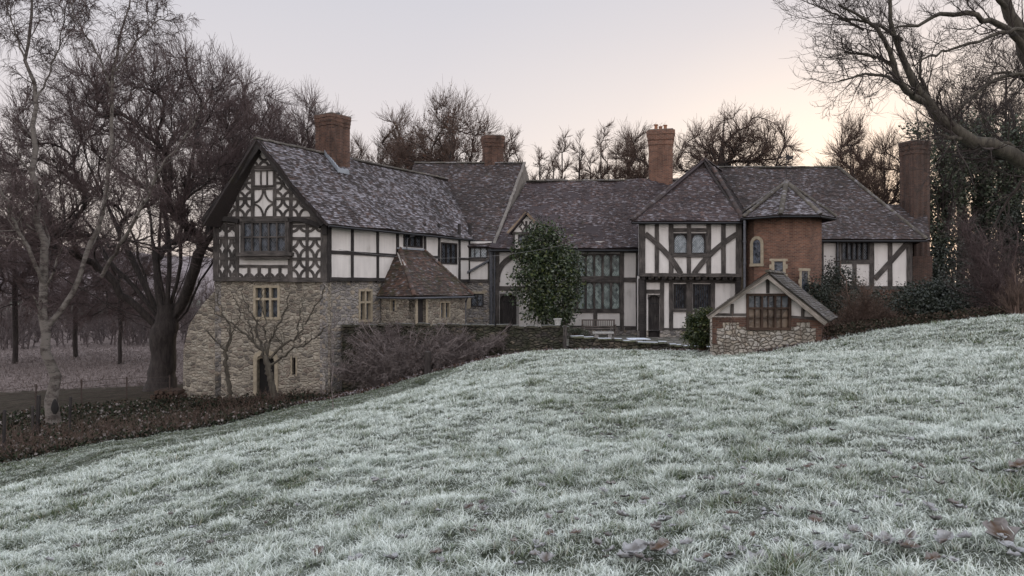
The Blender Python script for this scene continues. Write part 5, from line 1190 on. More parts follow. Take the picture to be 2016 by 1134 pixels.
s7 = px([(66, 160, 27.5, .06), (40, 90, 27.2, .05), (15, 20, 27, .03), (0, -40, 27, .02)]); s8 = px([(68, 200, 27.5, .06), (110, 120, 28, .045), (125, 40, 28.3, .03), (140, -30, 28.3, .02)])
main, s2, s3, s4, s5, s6, s7, s8 = [[(q[0], q[1], q[2], q[3]*.66) for q in l] for l in (main, s2, s3, s4, s5, s6, s7, s8)]
BP, BR = lines([main, s2, s3, s4, s5, s6, s7, s8], 22)
c2P, c2R = grow(BP, BR, 16, .2, 1, 48, .17, 8, .16, .10, .4, .014, absl=11); c3P, c3R = grow(c2P, c2R, 9, .15, 1, 40, .6, 6, .2, -.02, .5, .010, droop=.15); c4P, c4R = grow(c3P, c3R, 8, .1, 1, 38, .75, 6, .18, -.10, .55, .0082, droop=.35, endlen=.9)
tube_obj('trunk', [(BP, BR, 10)], bark_birch, root); tube_obj('limbs', [(c2P, c2R, 4)], bark_birch, root); tube_obj('crown', [(c3P, c3R, 3), (c4P, c4R, 3)], twig_purple, root)
mb = MB()   # old hollow scar at the foot of the trunk
q = P(108, 802, Yc-.26); mb.lathe(q+Vector((0, 0, 0)), [(.05, -.25), (.13, -.12), (.15, 0), (.10, .18), (.03, .3)], 8, 0, 1, .35); mb.build('hollow', M['dark'], root)

# ------------------------------------------------------------------ generic bare tree
def bare_tree(pxx, top, Y, wpx, label, group=None, tw=twig_dark, bark=bark_dark, seed=0, n=190, leaves=0, r0=None, base=None, name='bare_tree', fork=.22, zc=.60, ratio=.9, tl=.10, tm=9, ts=5, shell=.42, zmin=-.75, upb=-.06):
    global rg
    rg = np.random.default_rng(seed+100); x = P2(pxx, Y).x; z0 = hz(x, Y) if base is None else base; zt = P(pxx, top, Y).z; H = zt-z0; r0 = r0 or H*.016; tmin = Y*.00018
    root = thing(name, (x, Y, z0), label, 'tree', group); w = wpx/F*Y
    T0 = np.stack([x+rg.normal(0, .1, 10).cumsum()*.4, np.full(10, Y), np.linspace(z0-.3, z0+H*.86, 10)], -1)
    tg = dome(n, (x, Y, z0+H*zc), (w/2*.96, w/2*ratio, H*(1-zc)*.97), shell, zmin)
    br = colon([T0], tg, 7, tmin*1.9, .50, .2, upb, r0); a = pack(br[:1], 10); bP, bR = pack(br[1:], 7); st = w*.5
    cP, cR = grow(bP, bR, tm, .3, 1, 30, tl, 5, .07, .10, .5, tmin*1.5, absl=w*.9+7, endlen=.8); dP, dR = grow(cP, cR, ts, .12, 1, 28, .7, 4, .09, .08, .6, tmin*1.1, endlen=.85)
    tube_obj('trunk', [(*a, 8), (bP, bR, 5)], bark, root); tube_obj('crown', [(cP, cR, 3), (dP, dR, 3)], tw, root)
    if leaves:
        e = cP.reshape(-1, 3); k = rg.choice(len(e), leaves)
        leaves_obj('dry_leaves', e[k]+rg.normal(0, .16, (leaves, 3)), .13, [(.09, .045, .03), (.12, .062, .04), (.06, .035, .03)], DEADM, root)
    return root
G1 = 'bare trees behind the gabled wing'; G2 = 'row of thin trees beyond the hall'
bare_tree(560, 150, 58, 250, 'bare rounded tree rising just behind the wing gable', G1, twig_purple, seed=1, n=210)
bare_tree(640, 198, 62, 200, 'bare tree right behind the large ribbed chimney', G1, twig_brown, seed=2)
bare_tree(478, 128, 52, 210, 'bare tree filling the gap between beech and gable', G1, twig_purple, seed=3, n=210)
bare_tree(705, 258, 70, 110, 'small bare tree right of the large ribbed chimney', G1, twig_brown, seed=4, n=120)
bare_tree(885, 188, 60, 250, 'broad tree still holding brown leaves over the middle roof', None, twig_brown, seed=5, leaves=4200, n=420, tm=8)
bare_tree(800, 208, 66, 150, 'upright bushy bare tree left of the brown-leaved tree', None, twig_brown, seed=6, leaves=700, n=260, upb=.25)
bare_tree(765, 262, 68, 120, 'low bare tree at the left end of the middle roof ridge', None, twig_brown, seed=8, leaves=200, n=140)
bare_tree(1000, 256, 68, 110, 'low brown-leaved tree behind the short middle chimney', None, twig_brown, seed=7, leaves=900, n=170)
for i, (a, t, w, lb) in enumerate(((1062, 272, 62, 'first thin tree in the row, nearest the middle roof verge'), (1104, 250, 70, 'second thin tree in the row beyond the hall'), (1143, 250, 52, 'slender pale tree third in the row beyond the hall'), (1182, 228, 84, 'tallest thin tree of the row, above the hall ridge'), (1214, 256, 62, 'thin tree between the tallest one and the twin-shaft chimney'), (1243, 250, 60, 'thin tree immediately left of the twin-shaft chimney'), (1160, 290, 90, 'short scrubby tree low between the row above the hall'), (1085, 298, 90, 'short scrubby tree low at the left of the row above the hall'))):
    bare_tree(a, t-6, 70+i, w*.9, lb, G2, twig_brown, seed=20+i, leaves=110, r0=.12, n=150, zc=.5, tl=.085, zmin=-.95, shell=.8, tm=9, upb=-.10)
bare_tree(1268, 240, 60, 150, 'spreading bare tree directly behind the twin-shaft chimney', None, twig_brown, seed=30)

# old pollard with heavy limbs behind the cross wing
rg = np.random.default_rng(77); Yp = 62.0; root = thing('pollard_tree', (P2(1425, Yp).x, Yp, hz(*P2(1425, Yp))), 'old pollard with thick knobbly limbs above the cross wing ridge', 'tree')
pl = [px([(1425, 640, Yp, .6), (1425, 400, Yp, .42), (1424, 300, Yp, .26), (1426, 262, Yp, .14), (1428, 235, Yp, .05)]), px([(1425, 345, Yp, .3), (1400, 300, 61, .24), (1394, 270, 61, .14)]), px([(1425, 330, Yp, .22), (1445, 305, 63, .18), (1455, 270, 63, .12)]), px([(1430, 370, Yp, .3), (1470, 330, 61, .22), (1500, 280, 61, .15)]),
      px([(1425, 380, Yp, .3), (1380, 320, 63, .2), (1358, 292, 63, .16), (1340, 300, 63, .1)]), px([(1500, 380, 61, .3), (1528, 330, 61, .22), (1536, 305, 61, .14)]), px([(1424, 290, Yp, .18), (1445, 262, 62, .12), (1462, 252, 62, .08)])]
AP, AR = lines(pl, 10); tg = dome(230, P(1446, 318, Yp), (5.3, 3.6, 4.0), .4, -.3); br = colon([q for q in AP], tg, 8, .024, .50, .2, -.06, .5)
lb = pack(br[:len(AP)], 10); bP, bR = pack(br[len(AP):], 8); cP, cR = grow(bP, bR, 8, .25, 1, 32, .12, 5, .09, .08, .5, .018, absl=12, endlen=.8); dP, dR = grow(cP, cR, 4, .1, 1, 28, .65, 4, .12, .06, .55, .013)
tube_obj('trunk', [(*lb, 8), (bP, bR, 5)], bark_dark, root); tube_obj('crown', [(cP, cR, 3), (dP, dR, 3)], twig_brown, root)

# ------------------------------------------------------------------ wood and trees in the valley, left
G3 = 'bare trees across the valley field'
for i, (a, t, Y, w, lb) in enumerate(((236, 470, 62, 260, 'wide low bare tree in the field behind the beech trunk'), (30, 400, 66, 240, 'large bare tree in the field left of the birch'), (150, 420, 72, 220, 'bare tree in the field between birch and beech'), (-60, 280, 60, 300, 'bare tree cut by the left edge of the view'))):
    bare_tree(a, t, Y, w, lb, G3, twig_purple, seed=40+i, n=150, zc=.55, zmin=-.7)
rg = np.random.default_rng(5)
n = 1500; xs = rg.uniform(-170, -12, n); ys = rg.uniform(86, 135, n); hs = rg.uniform(2.5, 8, n); zb_ = height(xs, ys, False)
st = np.stack([np.stack([xs, ys, zb_], -1), np.stack([xs+rg.normal(0, .5, n), ys, zb_+hs*.5], -1), np.stack([xs+rg.normal(0, 1, n), ys, zb_+hs], -1)], 1); sr_ = np.tile([.10, .06, .03], (n, 1))
aP, aR = grow(st, sr_, 12, .05, 1, 50, .35, 4, .2, .12, .6, .035); bP, bR = grow(aP, aR, 7, .1, 1, 38, .6, 4, .25, .1, .6, .028)
o = tube_obj('woodland', [(st, sr_, 4), (aP, aR, 3), (bP, bR, 3)], twig_far, None); tag(o, 'distant bare woodland across the valley field', kind='stuff')

# ------------------------------------------------------------------ big overhanging ash, right
rg = np.random.default_rng(21); Ya = 21.0; xo = P2(2150, Ya).x; root = thing('ash_tree', (xo, Ya, hz(xo, Ya)), 'large ash whose heavy bough sweeps in from the right edge', 'tree')
L_ = [px([(2150, 700, Ya, .55), (2140, 450, Ya, .46), (2120, 300, Ya, .42), (2060, 170, Ya, .33), (2010, 90, Ya, .26), (1985, 20, Ya, .2), (1960, -120, Ya, .12)]),
      px([(2140, 380, Ya, .34), (2075, 345, 20.6, .30), (2016, 312, 20.3, .27), (1960, 288, 20, .24), (1905, 272, 19.8, .21), (1860, 240, 19.7, .18), (1820, 200, 19.6, .155), (1795, 165, 19.6, .13), (1783, 125, 19.5, .11), (1765, 70, 19.4, .085), (1750, 10, 19.3, .06), (1740, -60, 19.3, .03)]),
      px([(1818, 200, 19.6, .12), (1790, 185, 19.2, .11), (1766, 160, 19, .10), (1760, 115, 18.9, .085), (1730, 60, 18.8, .065), (1690, 25, 18.7, .045), (1650, 10, 18.7, .03)]),
      px([(1770, 165, 19, .06), (1745, 150, 18.8, .05), (1700, 145, 18.6, .04), (1655, 160, 18.5, .025)]), px([(1764, 135, 19, .055), (1735, 115, 19, .05), (1700, 107, 19, .045), (1662, 103, 19, .03)]),
      px([(1776, 80, 19.4, .06), (1735, 52, 19, .05), (1700, 42, 19, .045), (1650, 35, 19, .04)]),
      px([(2050, 150, Ya, .15), (2000, 70, 20.6, .12), (1955, 42, 20.2, .10), (1890, 25, 19.9, .085), (1850, 28, 19.6, .07), (1800, 50, 19.4, .05), (1755, 58, 19.4, .03)]),
      px([(2060, 60, 20.6, .09), (1985, 60, 20.2, .07), (1940, 75, 20, .055), (1880, 95, 19.8, .045), (1830, 112, 19.6, .035), (1790, 130, 19.6, .02)]),
      px([(2090, 160, Ya, .09), (2016, 145, 20.2, .07), (1960, 155, 19.9, .05), (1900, 200, 19.8, .035), (1860, 235, 19.7, .02)]), px([(2090, 240, 20.7, .08), (2010, 150, 20.5, .06), (1960, 140, 20.3, .045), (1920, 190, 20.2, .03), (1890, 215, 20.1, .02)]),
      px([(1905, 272, 19.8, .10), (1870, 272, 19.6, .08), (1845, 262, 19.5, .04)]), px([(1830, 210, 19.6, .10), (1822, 175, 19.8, .085), (1810, 150, 20, .05), (1815, 100, 20.2, .03)]),
      px([(2016, 312, 20.3, .1), (1985, 282, 20.2, .08), (1950, 285, 20.3, .05)]), px([(1700, 60, 18.9, .04), (1640, 25, 18.9, .03), (1590, 5, 18.9, .015)]), px([(1985, 20, Ya, .1), (1930, -40, 20.5, .07), (1860, -60, 20.2, .05)])]
AP, AR = lines(L_, 24); AR = AR*.78
keep = np.arange(1, len(L_))
aP, aR = grow(AP[keep], AR[keep], 13, .12, 1, 48, .26, 7, .16, .06, .3, .012, 16, absl=7.5); bP, bR = grow(aP, aR, 8, .12, 1, 42, .55, 6, .2, .05, .5, .0066); cP, cR = grow(bP, bR, 5, .15, 1, 38, .6, 5, .22, .12, .6, .0046, endlen=.8)
tube_obj('trunk', [(AP, AR, 9)], bark_olive, root); tube_obj('crown', [(aP, aR, 4), (bP, bR, 3), (cP, cR, 3)], twig_dark, root)
print('ash', len(cP))

# ------------------------------------------------------------------ right: narrow tree, ivy-clad trees, conifers, shrubs
bare_tree(1672, 236, 56, 130, 'narrow dense tree at the right end of the roof ridge', None, twig_brown, seed=50, n=360, leaves=500, zc=.5, zmin=-.95, tm=9)
bare_tree(1745, 262, 58, 170, 'bare tree in front of the glow, left of the tall dark chimney', None, twig_brown, seed=51, n=260, zc=.5, zmin=-.95)
bare_tree(1985, 60, 60, 300, 'tall bare tree at right edge behind the bough', None, twig_dark, seed=52, n=170)
bare_tree(1890, 130, 58, 230, 'tall bare tree above the ivy-clad trunks', None, twig_dark, seed=53, n=150)
IV = [(.055, .075, .045), (.08, .095, .06), (.04, .055, .038), (.10, .11, .075)]
def ivy_tree(pxx, top, Y, wpx, label, seed, n=6500):
    global rg
    rg = np.random.default_rng(seed); x = P2(pxx, Y).x; z0 = hz(x, Y); zt = P(pxx, top, Y).z; H = zt-z0; w = wpx/F*Y/2
    root = thing('ivy_clad_tree', (x, Y, z0), label, 'tree', 'ivy-clad trees behind the east chimney'); TP, TR = lines([[(x, Y, z0-.3, .4), (x+.3, Y, z0+H*.5, .3), (x+rg.uniform(-.8, .8), Y, zt+1.5, .08)], [(x, Y, z0+H*.4, .2), (x+w*1.1, Y, z0+H*.8, .1), (x+w*1.3, Y, z0+H*1.15, .03)], [(x, Y, z0+H*.3, .2), (x-w*.9, Y, z0+H*.7, .1), (x-w*1.2, Y, z0+H*1.1, .03)]], 12)
    aP, aR = grow(TP, TR, 14, .3, 1, 45, .25, 6, .15, .15, .4, .02); bP, bR = grow(aP, aR, 7, .1, 1, 38, .6, 5, .2, .05, .5, .009)
    tube_obj('trunk', [(TP, TR, 8), (aP, aR, 4)], bark_dark, root); tube_obj('crown', [(bP, bR, 3)], twig_dark, root)
    parts = [(*(TP[k, j]), w*rg.uniform(.35, .65), w*.6, H/9) for k in (0, 0, 1, 2) for j in range(1, 10)]
    leaves_obj('ivy', cloud(parts, n, .4, .3, 16), .17, IV, LEAFM, root, .55); return root
ivy_tree(1852, 255, 52, 85, 'ivy-clad tree just right of the tall dark chimney', 61); ivy_tree(1925, 270, 54, 95, 'ivy-clad tree second from the tall dark chimney', 62); ivy_tree(1990, 240, 52, 80, 'ivy-clad tree nearest the right edge', 63)
def bush(name, parts, n, size, cols, label, cat, twig=None, twm=twig_brown, base=None, mat=LEAFM, seed=0, aspect=.45, clump=.2, per=14, stems=7, group=None, trad=.007, leafup=None, sh=.45):
    global rg
    rg = np.random.default_rng(seed+500); pa = np.array(parts, float); b = base or (pa[:, 0].mean(), pa[:, 1].mean()); z = hz(*b) if len(b) == 2 else b[2]
    root = thing(name, (b[0], b[1], z), label, cat, group); tgt = pa[rg.integers(0, len(pa), stems)]; L = []
    for t in tgt:
        e = t[:3]+rg.normal(0, .4, 3)*t[3:]; L.append([(b[0]+rg.uniform(-.2, .2), b[1]+rg.uniform(-.1, .1), z-.2, .05), (b[0]*.5+e[0]*.5, b[1]*.5+e[1]*.5, z*.55+e[2]*.45, .035), (*e, .015)])
    SP, SR = lines(L, 8); sets = [(SP, SR, 5)]
    if twig:
        m1, m2, l1, jt, up, ab = twig; aP, aR = grow(SP, SR, m1, .15, 1, 50, l1, 6, jt, up, .4, trad*1.6, 18, absl=ab); bP, bR = grow(aP, aR, m2, .1, 1, 42, .6, 5, jt, up*.5, .6, trad, endlen=.8); sets += [(aP, aR, 3), (bP, bR, 3)]
    tube_obj('stems', sets, twm, root)
    if n: leaves_obj('foliage', cloud(pa, n, sh, clump, per), size, cols, mat, root, aspect)
    return root
def pe(pxx, pyy, Y, rxp, ryp, ry=None): c = P(pxx, pyy, Y); return (c.x, c.y, c.z, rxp/F*Y, ry if ry else rxp/F*Y*.8, ryp/F*Y)
DK = [(.020, .028, .020), (.032, .042, .028), (.045, .054, .038), (.025, .032, .026)]
# evergreens and shrubs behind the meadow crest at right
bush('yew_tree', [pe(1880, 520, 50, 55, 60), pe(1960, 500, 52, 70, 80), pe(1830, 550, 48, 45, 45), pe(2040, 470, 50, 60, 100)], 16000, .16, DK, 'dark yew mass behind the purple-twigged tree at right', 'tree', (8, 5, .3, .2, .1, 5), twig_dark, seed=1, clump=.28)
bush('laurel_bush', [pe(1850, 585, 35, 55, 35), pe(1920, 590, 34, 50, 32), pe(1800, 610, 33, 40, 40), pe(1960, 600, 33, 45, 24), pe(1880, 615, 33, 60, 28)], 24000, .10, DK, 'low dark evergreen laurel thicket behind the meadow crest', 'shrub', (6, 4, .3, .2, .1, 2), twig_dark, seed=2, clump=.16)
bush('brown_shrub', [pe(1700, 590, 31.5, 62, 55, 1.2), pe(1660, 620, 31, 40, 45, 1), pe(1750, 620, 31.5, 45, 40, 1.1)], 3000, .035, [(.09, .06, .045), (.12, .085, .06), (.07, .05, .04)], 'rounded brown twiggy shrub between shed and east wall', 'shrub', (26, 16, .5, .18, .10, 1.7), twig_brown, base=P2(1700, 31.5)[:], mat=DEADM, seed=3, stems=22, trad=.0048)
bush('purple_twigged_tree', [pe(1950, 470, 32, 80, 90, 1.6), pe(1890, 520, 32, 50, 60, 1.4), pe(2010, 520, 31, 60, 80, 1.4), pe(1900, 440, 32, 40, 45, 1.2)], 0, .1, DK, 'leafless purple-twigged small tree at the right edge', 'tree', (16, 14, .5, .16, .05, 3.4), twig_purple, base=P2(1985, 31.5)[:], seed=4, stems=16, trad=.0055)
bush('hazel_bush', [pe(2005, 575, 29, 35, 45, .8)], 0, .1, DK, 'thin upright brown stems at the right edge above the grass', 'shrub', (8, 7, .5, .12, .2, 1.8), twig_brown, base=P2(2000, 28.6)[:], seed=5, stems=14, trad=.005)
bush('dark_hedge', [pe(1620, 590, 37, 30, 35), pe(1650, 575, 39, 40, 55), pe(1720, 610, 35, 60, 35), pe(1790, 600, 36, 40, 40)], 14000, .09, DK, 'dark evergreen hedge behind the brown twiggy shrub', 'shrub', None, seed=6, clump=.18)
bush('climbing_shrub', [pe(1640, 540, 41.6, 22, 42, .3), pe(1625, 560, 41.3, 16, 30, .3)], 500, .11, [(.06, .055, .045), (.10, .09, .08), (.04, .045, .035)], 'sparse climber with dull leaves on the east wall by the turret', 'climber', (9, 6, .4, .2, .1, 1.2), twig_brown, base=(P2(1632, 41.4).x, 41.4, -2.5), mat=DEADM, seed=7, trad=.006)
bush('turret_creeper', [pe(1601, 563, 37.2, 13, 22, .25)], 420, .09, DK, 'small dark creeper at the foot of the turret behind the shed roof', 'climber', (6, 5, .4, .2, .1, .8), twig_dark, base=(P2(1602, 37.2).x, 37.2, -2.5), seed=8)
# glossy evergreen in front of the hall
MG = [(.022, .038, .016), (.038, .058, .024), (.055, .08, .03), (.026, .042, .02), (.09, .11, .035), (.15, .17, .13)]
rgm = [pe(1058, 478, 39.6, 36, 34), pe(1068, 512, 39.5, 46, 34), pe(1102, 540, 39.4, 44, 40), pe(1050, 548, 39.3, 46, 38), pe(1092, 588, 39.3, 50, 32), pe(1062, 600, 39.3, 38, 28), pe(1120, 515, 39.5, 34, 34), pe(1098, 622, 39.2, 40, 20), pe(1030, 500, 39.6, 26, 24), pe(1062, 452, 39.7, 22, 12), pe(1086, 462, 39.6, 20, 16), pe(1142, 560, 39.3, 12, 26), pe(1008, 548, 39.4, 12, 12), pe(1150, 525, 39.4, 8, 16)]
_r = np.random.default_rng(3)
for _a, _b, _w, _h in ((1060, 482, 38, 34), (1075, 550, 66, 58), (1080, 600, 50, 34)):
    for _k in range(7):
        _q = _r.uniform(0, 2*math.pi); rgm.append(pe(_a+math.cos(_q)*_w*1.03, _b+math.sin(_q)*_h*1.0, 39.4+_r.uniform(-.4, .4), _r.uniform(6, 13), _r.uniform(6, 15)))
rgm = [(P(1072, 540, 39.5).x+(q[0]-P(1072, 540, 39.5).x)*.88, q[1], q[2], q[3]*.86, q[4], q[5]*.97) for q in rgm]
bush('magnolia_tree', rgm, 11500, .185, MG, 'big glossy evergreen magnolia growing against the hall front', 'tree', (6, 5, .4, .2, .1, 2), bark_dark, base=(P2(1080, 39.8).x, 39.8, -2.72), seed=9, clump=.24, per=9, aspect=.26, stems=10, sh=.30)
bush('evergreen_bush', [pe(1378, 640, 29.5, 26, 26), pe(1372, 665, 29.2, 26, 18), pe(1392, 620, 29.5, 14, 12), pe(1398, 655, 29.5, 12, 22)], 6500, .10, [(.025, .04, .016), (.05, .065, .022), (.09, .10, .03), (.035, .05, .02)], 'rounded yellow-green evergreen bush at the left corner of the shed', 'shrub', (6, 4, .4, .2, .1, 1), twig_brown, seed=10, clump=.09, per=8, aspect=.3)
bush('clipped_box_bush', [pe(1130, 652, 38.6, 16, 6, .4), pe(1145, 654, 38.4, 14, 5, .4)], 1800, .05, [(.07, .08, .05), (.10, .11, .08), (.05, .06, .04)], 'low clipped frosty bush in the courtyard left of the bench', 'shrub', None, base=(P2(1135, 38.5).x, 38.5, -2.72), seed=11, clump=.05)
bush('bramble_mound', [pe(330, 800, 32.0, 40, 9, 1.2), pe(420, 803, 31.0, 50, 11, 1.0), pe(505, 797, 31.2, 45, 9, .7), pe(590, 790, 31.0, 40, 8, .6), pe(270, 825, 30, 50, 9, 1.2)], 12000, .08, [(.022, .028, .018), (.035, .04, .026), (.06, .04, .03), (.018, .018, .014)], 'low dark bramble and ivy mound along the foot of the stone front wall', 'undergrowth', (6, 6, .5, .25, .1, 1.3), twig_brown, seed=14, clump=.15, stems=26, mat=DEADM)
# tangle over the garden wall
bush('bramble_thicket', [pe(770, 690, 32.4, 70, 48, .7), pe(850, 665, 32.7, 60, 38, .6), pe(720, 720, 31.8, 50, 48, .7), pe(830, 705, 32.0, 75, 36, .6), pe(700, 665, 33.0, 34, 45, .5), pe(672, 735, 31.8, 26, 36, .5), pe(930, 665, 33.2, 30, 26, .3), pe(985, 668, 33.15, 30, 18, .25), pe(890, 655, 33.2, 40, 32, .4), pe(760, 645, 33.4, 60, 22, .3)], 2500, .05, [(.08, .055, .045), (.05, .035, .03), (.13, .11, .10)], 'wide tangle of frosty bramble stems smothering the garden wall', 'shrub', (24, 14, .5, .28, -.02, 1.5), twig_frost, base=P2(800, 32.4)[:], mat=DEADM, seed=12, stems=130, trad=.0065)
mb = MB(); q = P(842, 722, 31.6); root = thing('tree_stump', (q.x, q.y, hz(q.x, q.y)), 'dark broken stump standing among the brambles', 'stump'); mb.lathe((q.x, q.y, hz(q.x, q.y)), [(.2, -.2), (.16, .2), (.14, .6), (.15, .95), (.05, 1.0)], 9); mb.build('trunk', bark_dark, root)
# trained trees against the front wall
def zpx(l): return [(340+u/3.252, 540+v/3.25) for u, v in l]
rg = np.random.default_rng(31); Yt = 31.4; root = thing('fig_tree', (P2(540, Yt).x, Yt, hz(*P2(540, Yt))), 'crooked many-branched bare tree before the stone door', 'tree')
def tl(l, r0, r1, Y0=Yt, Y1=Yt): q = zpx(l); n = len(q); return px([(a, b, Y0+(Y1-Y0)*i/(n-1), r0+(r1-r0)*i/(n-1)) for i, (a, b) in enumerate(q)])
L_ = [tl([(655, 810), (645, 740), (620, 640), (605, 560), (590, 520)], .16, .12), tl([(600, 560), (560, 480), (520, 430), (430, 350), (330, 280), (230, 220)], .08, .02, Yt, 30.9), tl([(595, 540), (560, 450), (535, 380), (530, 300), (470, 180), (440, 90)], .08, .02, Yt, 31.8), tl([(600, 530), (620, 460), (640, 380), (700, 290), (735, 200), (745, 60)], .075, .02, Yt, 31.2),
      tl([(620, 540), (680, 450), (780, 430), (830, 350), (900, 230), (960, 110), (970, 60)], .075, .02, Yt, 31.0), tl([(625, 580), (720, 510), (850, 450), (940, 380), (1000, 320)], .07, .02, Yt, 30.7), tl([(605, 530), (590, 440), (600, 330), (560, 200), (570, 80)], .06, .02, Yt, 31.9), tl([(700, 500), (700, 440), (660, 400), (650, 350)], .04, .015, Yt, 31), tl([(520, 430), (500, 330), (430, 230), (380, 120)], .05, .015, Yt, 31.3), tl([(810, 440), (800, 340), (820, 240), (850, 120)], .045, .012, 31.1, 31.3)]
AP, AR = lines(L_, 22, .28); AR[1:] *= .78; aP, aR = grow(AP[1:], AR[1:], 10, .2, 1, 38, .15, 6, .17, .12, .5, .009, absl=5.5); bP, bR = grow(aP, aR, 3, .2, 1, 34, .6, 5, .15, .1, .6, .006)
tube_obj('trunk', [(AP, AR, 8)], bark_olive, root); tube_obj('crown', [(aP, aR, 4), (bP, bR, 3)], bark_olive, root)
root = thing('plum_tree', (P2(455, 32).x, 32.0, hz(*P2(455, 32))), 'slim forked bare tree against the left part of the front wall', 'tree')
L_ = [tl([(375, 800), (362, 700), (340, 600), (335, 520), (340, 485)], .10, .075, 32, 32), tl([(340, 500), (300, 450), (250, 400), (215, 360)], .05, .015, 32, 31.6), tl([(342, 490), (375, 400), (365, 320), (310, 240), (290, 120), (310, 40)], .055, .012, 32, 32.1), tl([(345, 480), (370, 440), (380, 370), (430, 280), (440, 180)], .045, .012, 32, 31.7)]
AP, AR = lines(L_, 18, .25); AR[1:] *= .85; aP, aR = grow(AP[1:], AR[1:], 9, .2, 1, 38, .14, 6, .14, .12, .5, .007, absl=5); bP, bR = grow(aP, aR, 3, .2, 1, 34, .6, 5, .15, .1, .6, .006)
tube_obj('trunk', [(AP, AR, 8)], bark_olive, root); tube_obj('crown', [(aP, aR, 4), (bP, bR, 3)], bark_olive, root)
Ysp = 22.5; xs_ = P2(655, Ysp).x; zsp = hz(xs_, Ysp); root = thing('sapling', (xs_, Ysp, zsp), 'slender pale sapling standing alone on the grass slope', 'tree')
L_ = [[(xs_, Ysp, zsp-.1, .018), (xs_+.02, Ysp, zsp+1, .015), (xs_+.01, Ysp, zsp+2.0, .010), (xs_+.03, Ysp, zsp+3.0, .006)]]; AP, AR = lines(L_, 14); aP, aR = grow(AP, AR, 14, .35, 1, 38, .30, 7, .10, .06, .55, .006, 9, absl=3.0); bP, bR = grow(aP, aR, 4, .2, 1, 36, .5, 5, .12, .06, .6, .0045)
tube_obj('trunk', [(AP, AR, 7)], twig_frost, root); tube_obj('crown', [(aP, aR, 4), (bP, bR, 3)], twig_frost, root)
# bare climbers on the shed front
rg = np.random.default_rng(33); root = thing('rose_climber', (P2(1475, 26.7).x, 26.7, hz(*P2(1475, 26.7))), 'bare brown rose stems climbing the shed front', 'climber')
def zs(l, r=.012): q = [(1220+u/3.78, 420+v/3.78) for u, v in l]; return px([(a, b, 26.75, r*(1-.5*i/len(q))) for i, (a, b) in enumerate(q)])
L_ = [zs([(755, 1065), (720, 960), (700, 900)]), zs([(940, 1065), (890, 970), (855, 880), (830, 810)]), zs([(960, 1060), (930, 960), (935, 880)]), zs([(1000, 1050), (1035, 960), (1010, 900), (1030, 880)]), zs([(790, 1065), (790, 960), (795, 850)]), zs([(845, 960), (845, 880), (840, 740)]), zs([(1350, 950), (1345, 880), (1340, 830)])]
AP, AR = lines(L_, 9); aP, aR = grow(AP, AR, 5, .2, 1, 40, .2, 5, .15, .1, .6, .005, absl=1.6); tube_obj('stems', [(AP, AR, 6), (aP, aR, 3)], twig_brown, root)
# undergrowth: ivy and nettles along the bank, dead leaves at the wall foot
rg = np.random.default_rng(34)
def litter(name, n, xr, fn, size, cols, label, mat, lift=.12, asp=.45):
    x = rg.uniform(*xr, n); y = fn(x); c = np.stack([x, y, height(x, y)+rg.uniform(0, 1, n)**1.5*lift], -1); o = leaves_obj(name, c, size, cols, mat, None, asp); tag(o, label, kind='stuff')
litter('ground_ivy', 42000, (-27, -7.6), lambda x: verge(x)-.3+rg.uniform(0, 1, len(x))**1.6*15, .10, [(.025, .034, .02), (.04, .046, .028), (.045, .038, .027), (.085, .062, .048), (.02, .022, .016), (.03, .04, .025), (.20, .18, .17)], 'dark ivy, dead leaves and bramble covering the bank below the house', DEADM, .16)
litter('leaf_litter', 18000, (-9, 12), lambda x: np.minimum(verge(x)+rg.uniform(-.6, 1.0, len(x)), np.where(x > 7.2, 33, 33.1)), .09, [(.10, .065, .05), (.16, .13, .125), (.06, .04, .03), (.28, .26, .27)], 'frosted dead leaves banked along the foot of the garden walls', DEADM, .12)
litter('crest_undergrowth', 12000, (11.5, 27), lambda x: verge(x)+rg.uniform(-.1, 2.6, len(x)), .08, [(.05, .04, .03), (.03, .035, .022), (.09, .065, .05)], 'dark dead undergrowth along the crest below the shrubs', DEADM, .5)
n = 26000; x = rg.uniform(-60, -9, n); y = rg.uniform(43, 95, n); z = height(x, y); d = nrm(rg.normal(0, .7, (n, 3))+np.array([0, 0, .8])); L = rg.uniform(.15, .5, (n, 1)); p0 = np.stack([x, y, z-.02], -1); q = np.stack([p0, p0+d*L*.6, p0+d*L+np.array([0, 0, -.3])*L], 1)
o = tube_obj('rough_grass', [(q, np.tile([.03, .025, .012], (n, 1)), 3)], twig_frost, None); tag(o, 'rough frosted winter grass of the valley field', kind='stuff')
n = 5000; x = rg.uniform(-24, -8, n); y = verge(x)+rg.uniform(0, 7, n); z = height(x, y); d = nrm(rg.normal(0, .6, (n, 3))+np.array([0, 0, 1])); L = rg.uniform(.25, .9, (n, 1)); p0 = np.stack([x, y, z-.02], -1); q = np.stack([p0, p0+d*L*.5, p0+d*L+np.array([0, 0, -.15])*L], 1)
o = tube_obj('dead_stems', [(q, np.tile([.006, .005, .003], (n, 1)), 3)], twig_brown, None); tag(o, 'thin dead weed stems standing on the bank under the trees', kind='stuff')
